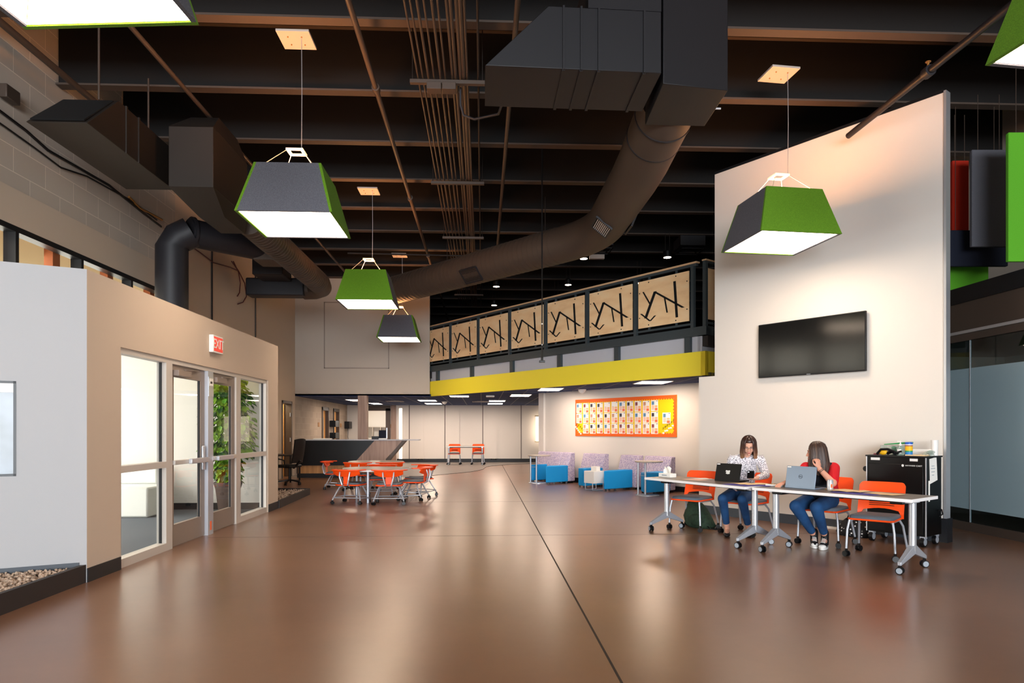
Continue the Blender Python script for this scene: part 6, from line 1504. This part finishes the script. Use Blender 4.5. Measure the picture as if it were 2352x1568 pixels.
q = eL.lerp(wL, .80); d = (wL-eL).normalized(); m = MB(); m.tube([q-d*.004, q+d*.004], .036, 16); m.tube([q+d*.012, q+d*.018], .034, 16); m.build('bracelet', 'hair_light', t)
for a_, toe in zip((aR_, aL_), toes):
    h_ = Vector((a_.x, a_.y, 0)); tx = Vector((toe.x, toe.y, 0)); d = (tx-h_).normalized(); tx = tx+d*.045; R_ = Matrix.Rotation(math.atan2(d.y, d.x), 3, 'Z')
    m = MB(); m.ell(h_*.5+tx*.5+Vector((0, 0, .045)), (.12, .042, .035), 16, 8, R_); m.cap(h_+Vector((0, 0, .05)), .044, a_+Vector((0, 0, .04)), .046)
    so = m.build('sneaker', 'shoe_black', t); remesh(so, .005, 3)
    m = MB(); mid = h_*.5+tx*.5; n = 28
    for zz, k_ in ((0, 0),):
        pts = [mid+R_ @ Vector((.135*math.cos(2*PI*i/n), .050*math.sin(2*PI*i/n), 0)) for i in range(n)]; m.prism([(v.x, v.y) for v in pts], .003, .028)
    m.ell(tx-d*.02+Vector((0, 0, .038)), (.040, .044, .026), 14, 8, R_)
    m.build('sneaker_sole', 'shoe_white', so)
    m = MB()
    for i in range(5):
        c = tx.lerp(h_, .32+.13*i)+Vector((0, 0, .078+.010*i)); sd = R_ @ Vector((0, .024, -.004)); m.tube([c-sd, c+Vector((0, 0, .004)), c+sd], .0035, 5)
    m.build('laces', 'shoe_white', so)
kids_fix(t, base2)
# ================================================================== LIGHT AND CAMERA
w = bpy.data.worlds.new('world'); bpy.context.scene.world = w; w.use_nodes = True
w.node_tree.nodes['Background'].inputs[0].default_value = (1.0, .9, .72, 1); w.node_tree.nodes['Background'].inputs[1].default_value = 2.0
# added south fill for unseen windows; daylight through outer entry doors and clerestory
area('south_fill', (.5, -15.4, 2.8), (1.0, 8, 1.6), 11.5, 4.8, 4500, (.88, .94, 1.0))  # fill area light added behind the camera, standing for unseen windows
area('daylight_entry', (-8.0, 8.8, 1.6), (-4, 9.2, 1.0), 5, 2.4, 260, (1, .98, .94))
area('daylight_clerestory', (XL-.3, 7.5, 3.45), (0, 8, 1.5), 9, .8, 60, (1, .93, .82))
# closet, office and corridor lamps
def point(name, loc, power, col, r=.15):
    l = bpy.data.lights.new(name, 'POINT'); l.energy = power; l.color = col; l.shadow_soft_size = r
    o = bpy.data.objects.new(name, l); C.objects.link(o); o.location = loc
point('closet_lamp', (XL-.6, d1a+.25, 2.36), 40, (1, .82, .55))
point('office_lamp', (xo0+.6, YF+2, 2.2), 60, (1, .93, .85))
cam = bpy.data.cameras.new('camera'); cam.sensor_width = 36; cam.lens = 36*F_PX/2352; cam.shift_y = (HOR-784)/2352; cam.clip_start = .05; cam.clip_end = 200
co = bpy.data.objects.new('camera', cam); C.objects.link(co); co.location = (0, 0, H); co.rotation_euler = (PI/2, 0, -YAW)
sc = bpy.context.scene; sc.camera = co
sc.view_settings.view_transform = 'Standard'; sc.view_settings.look = 'None'; sc.view_settings.gamma = 1; sc.view_settings.use_curve_mapping = False
sc.view_settings.exposure = 0.12
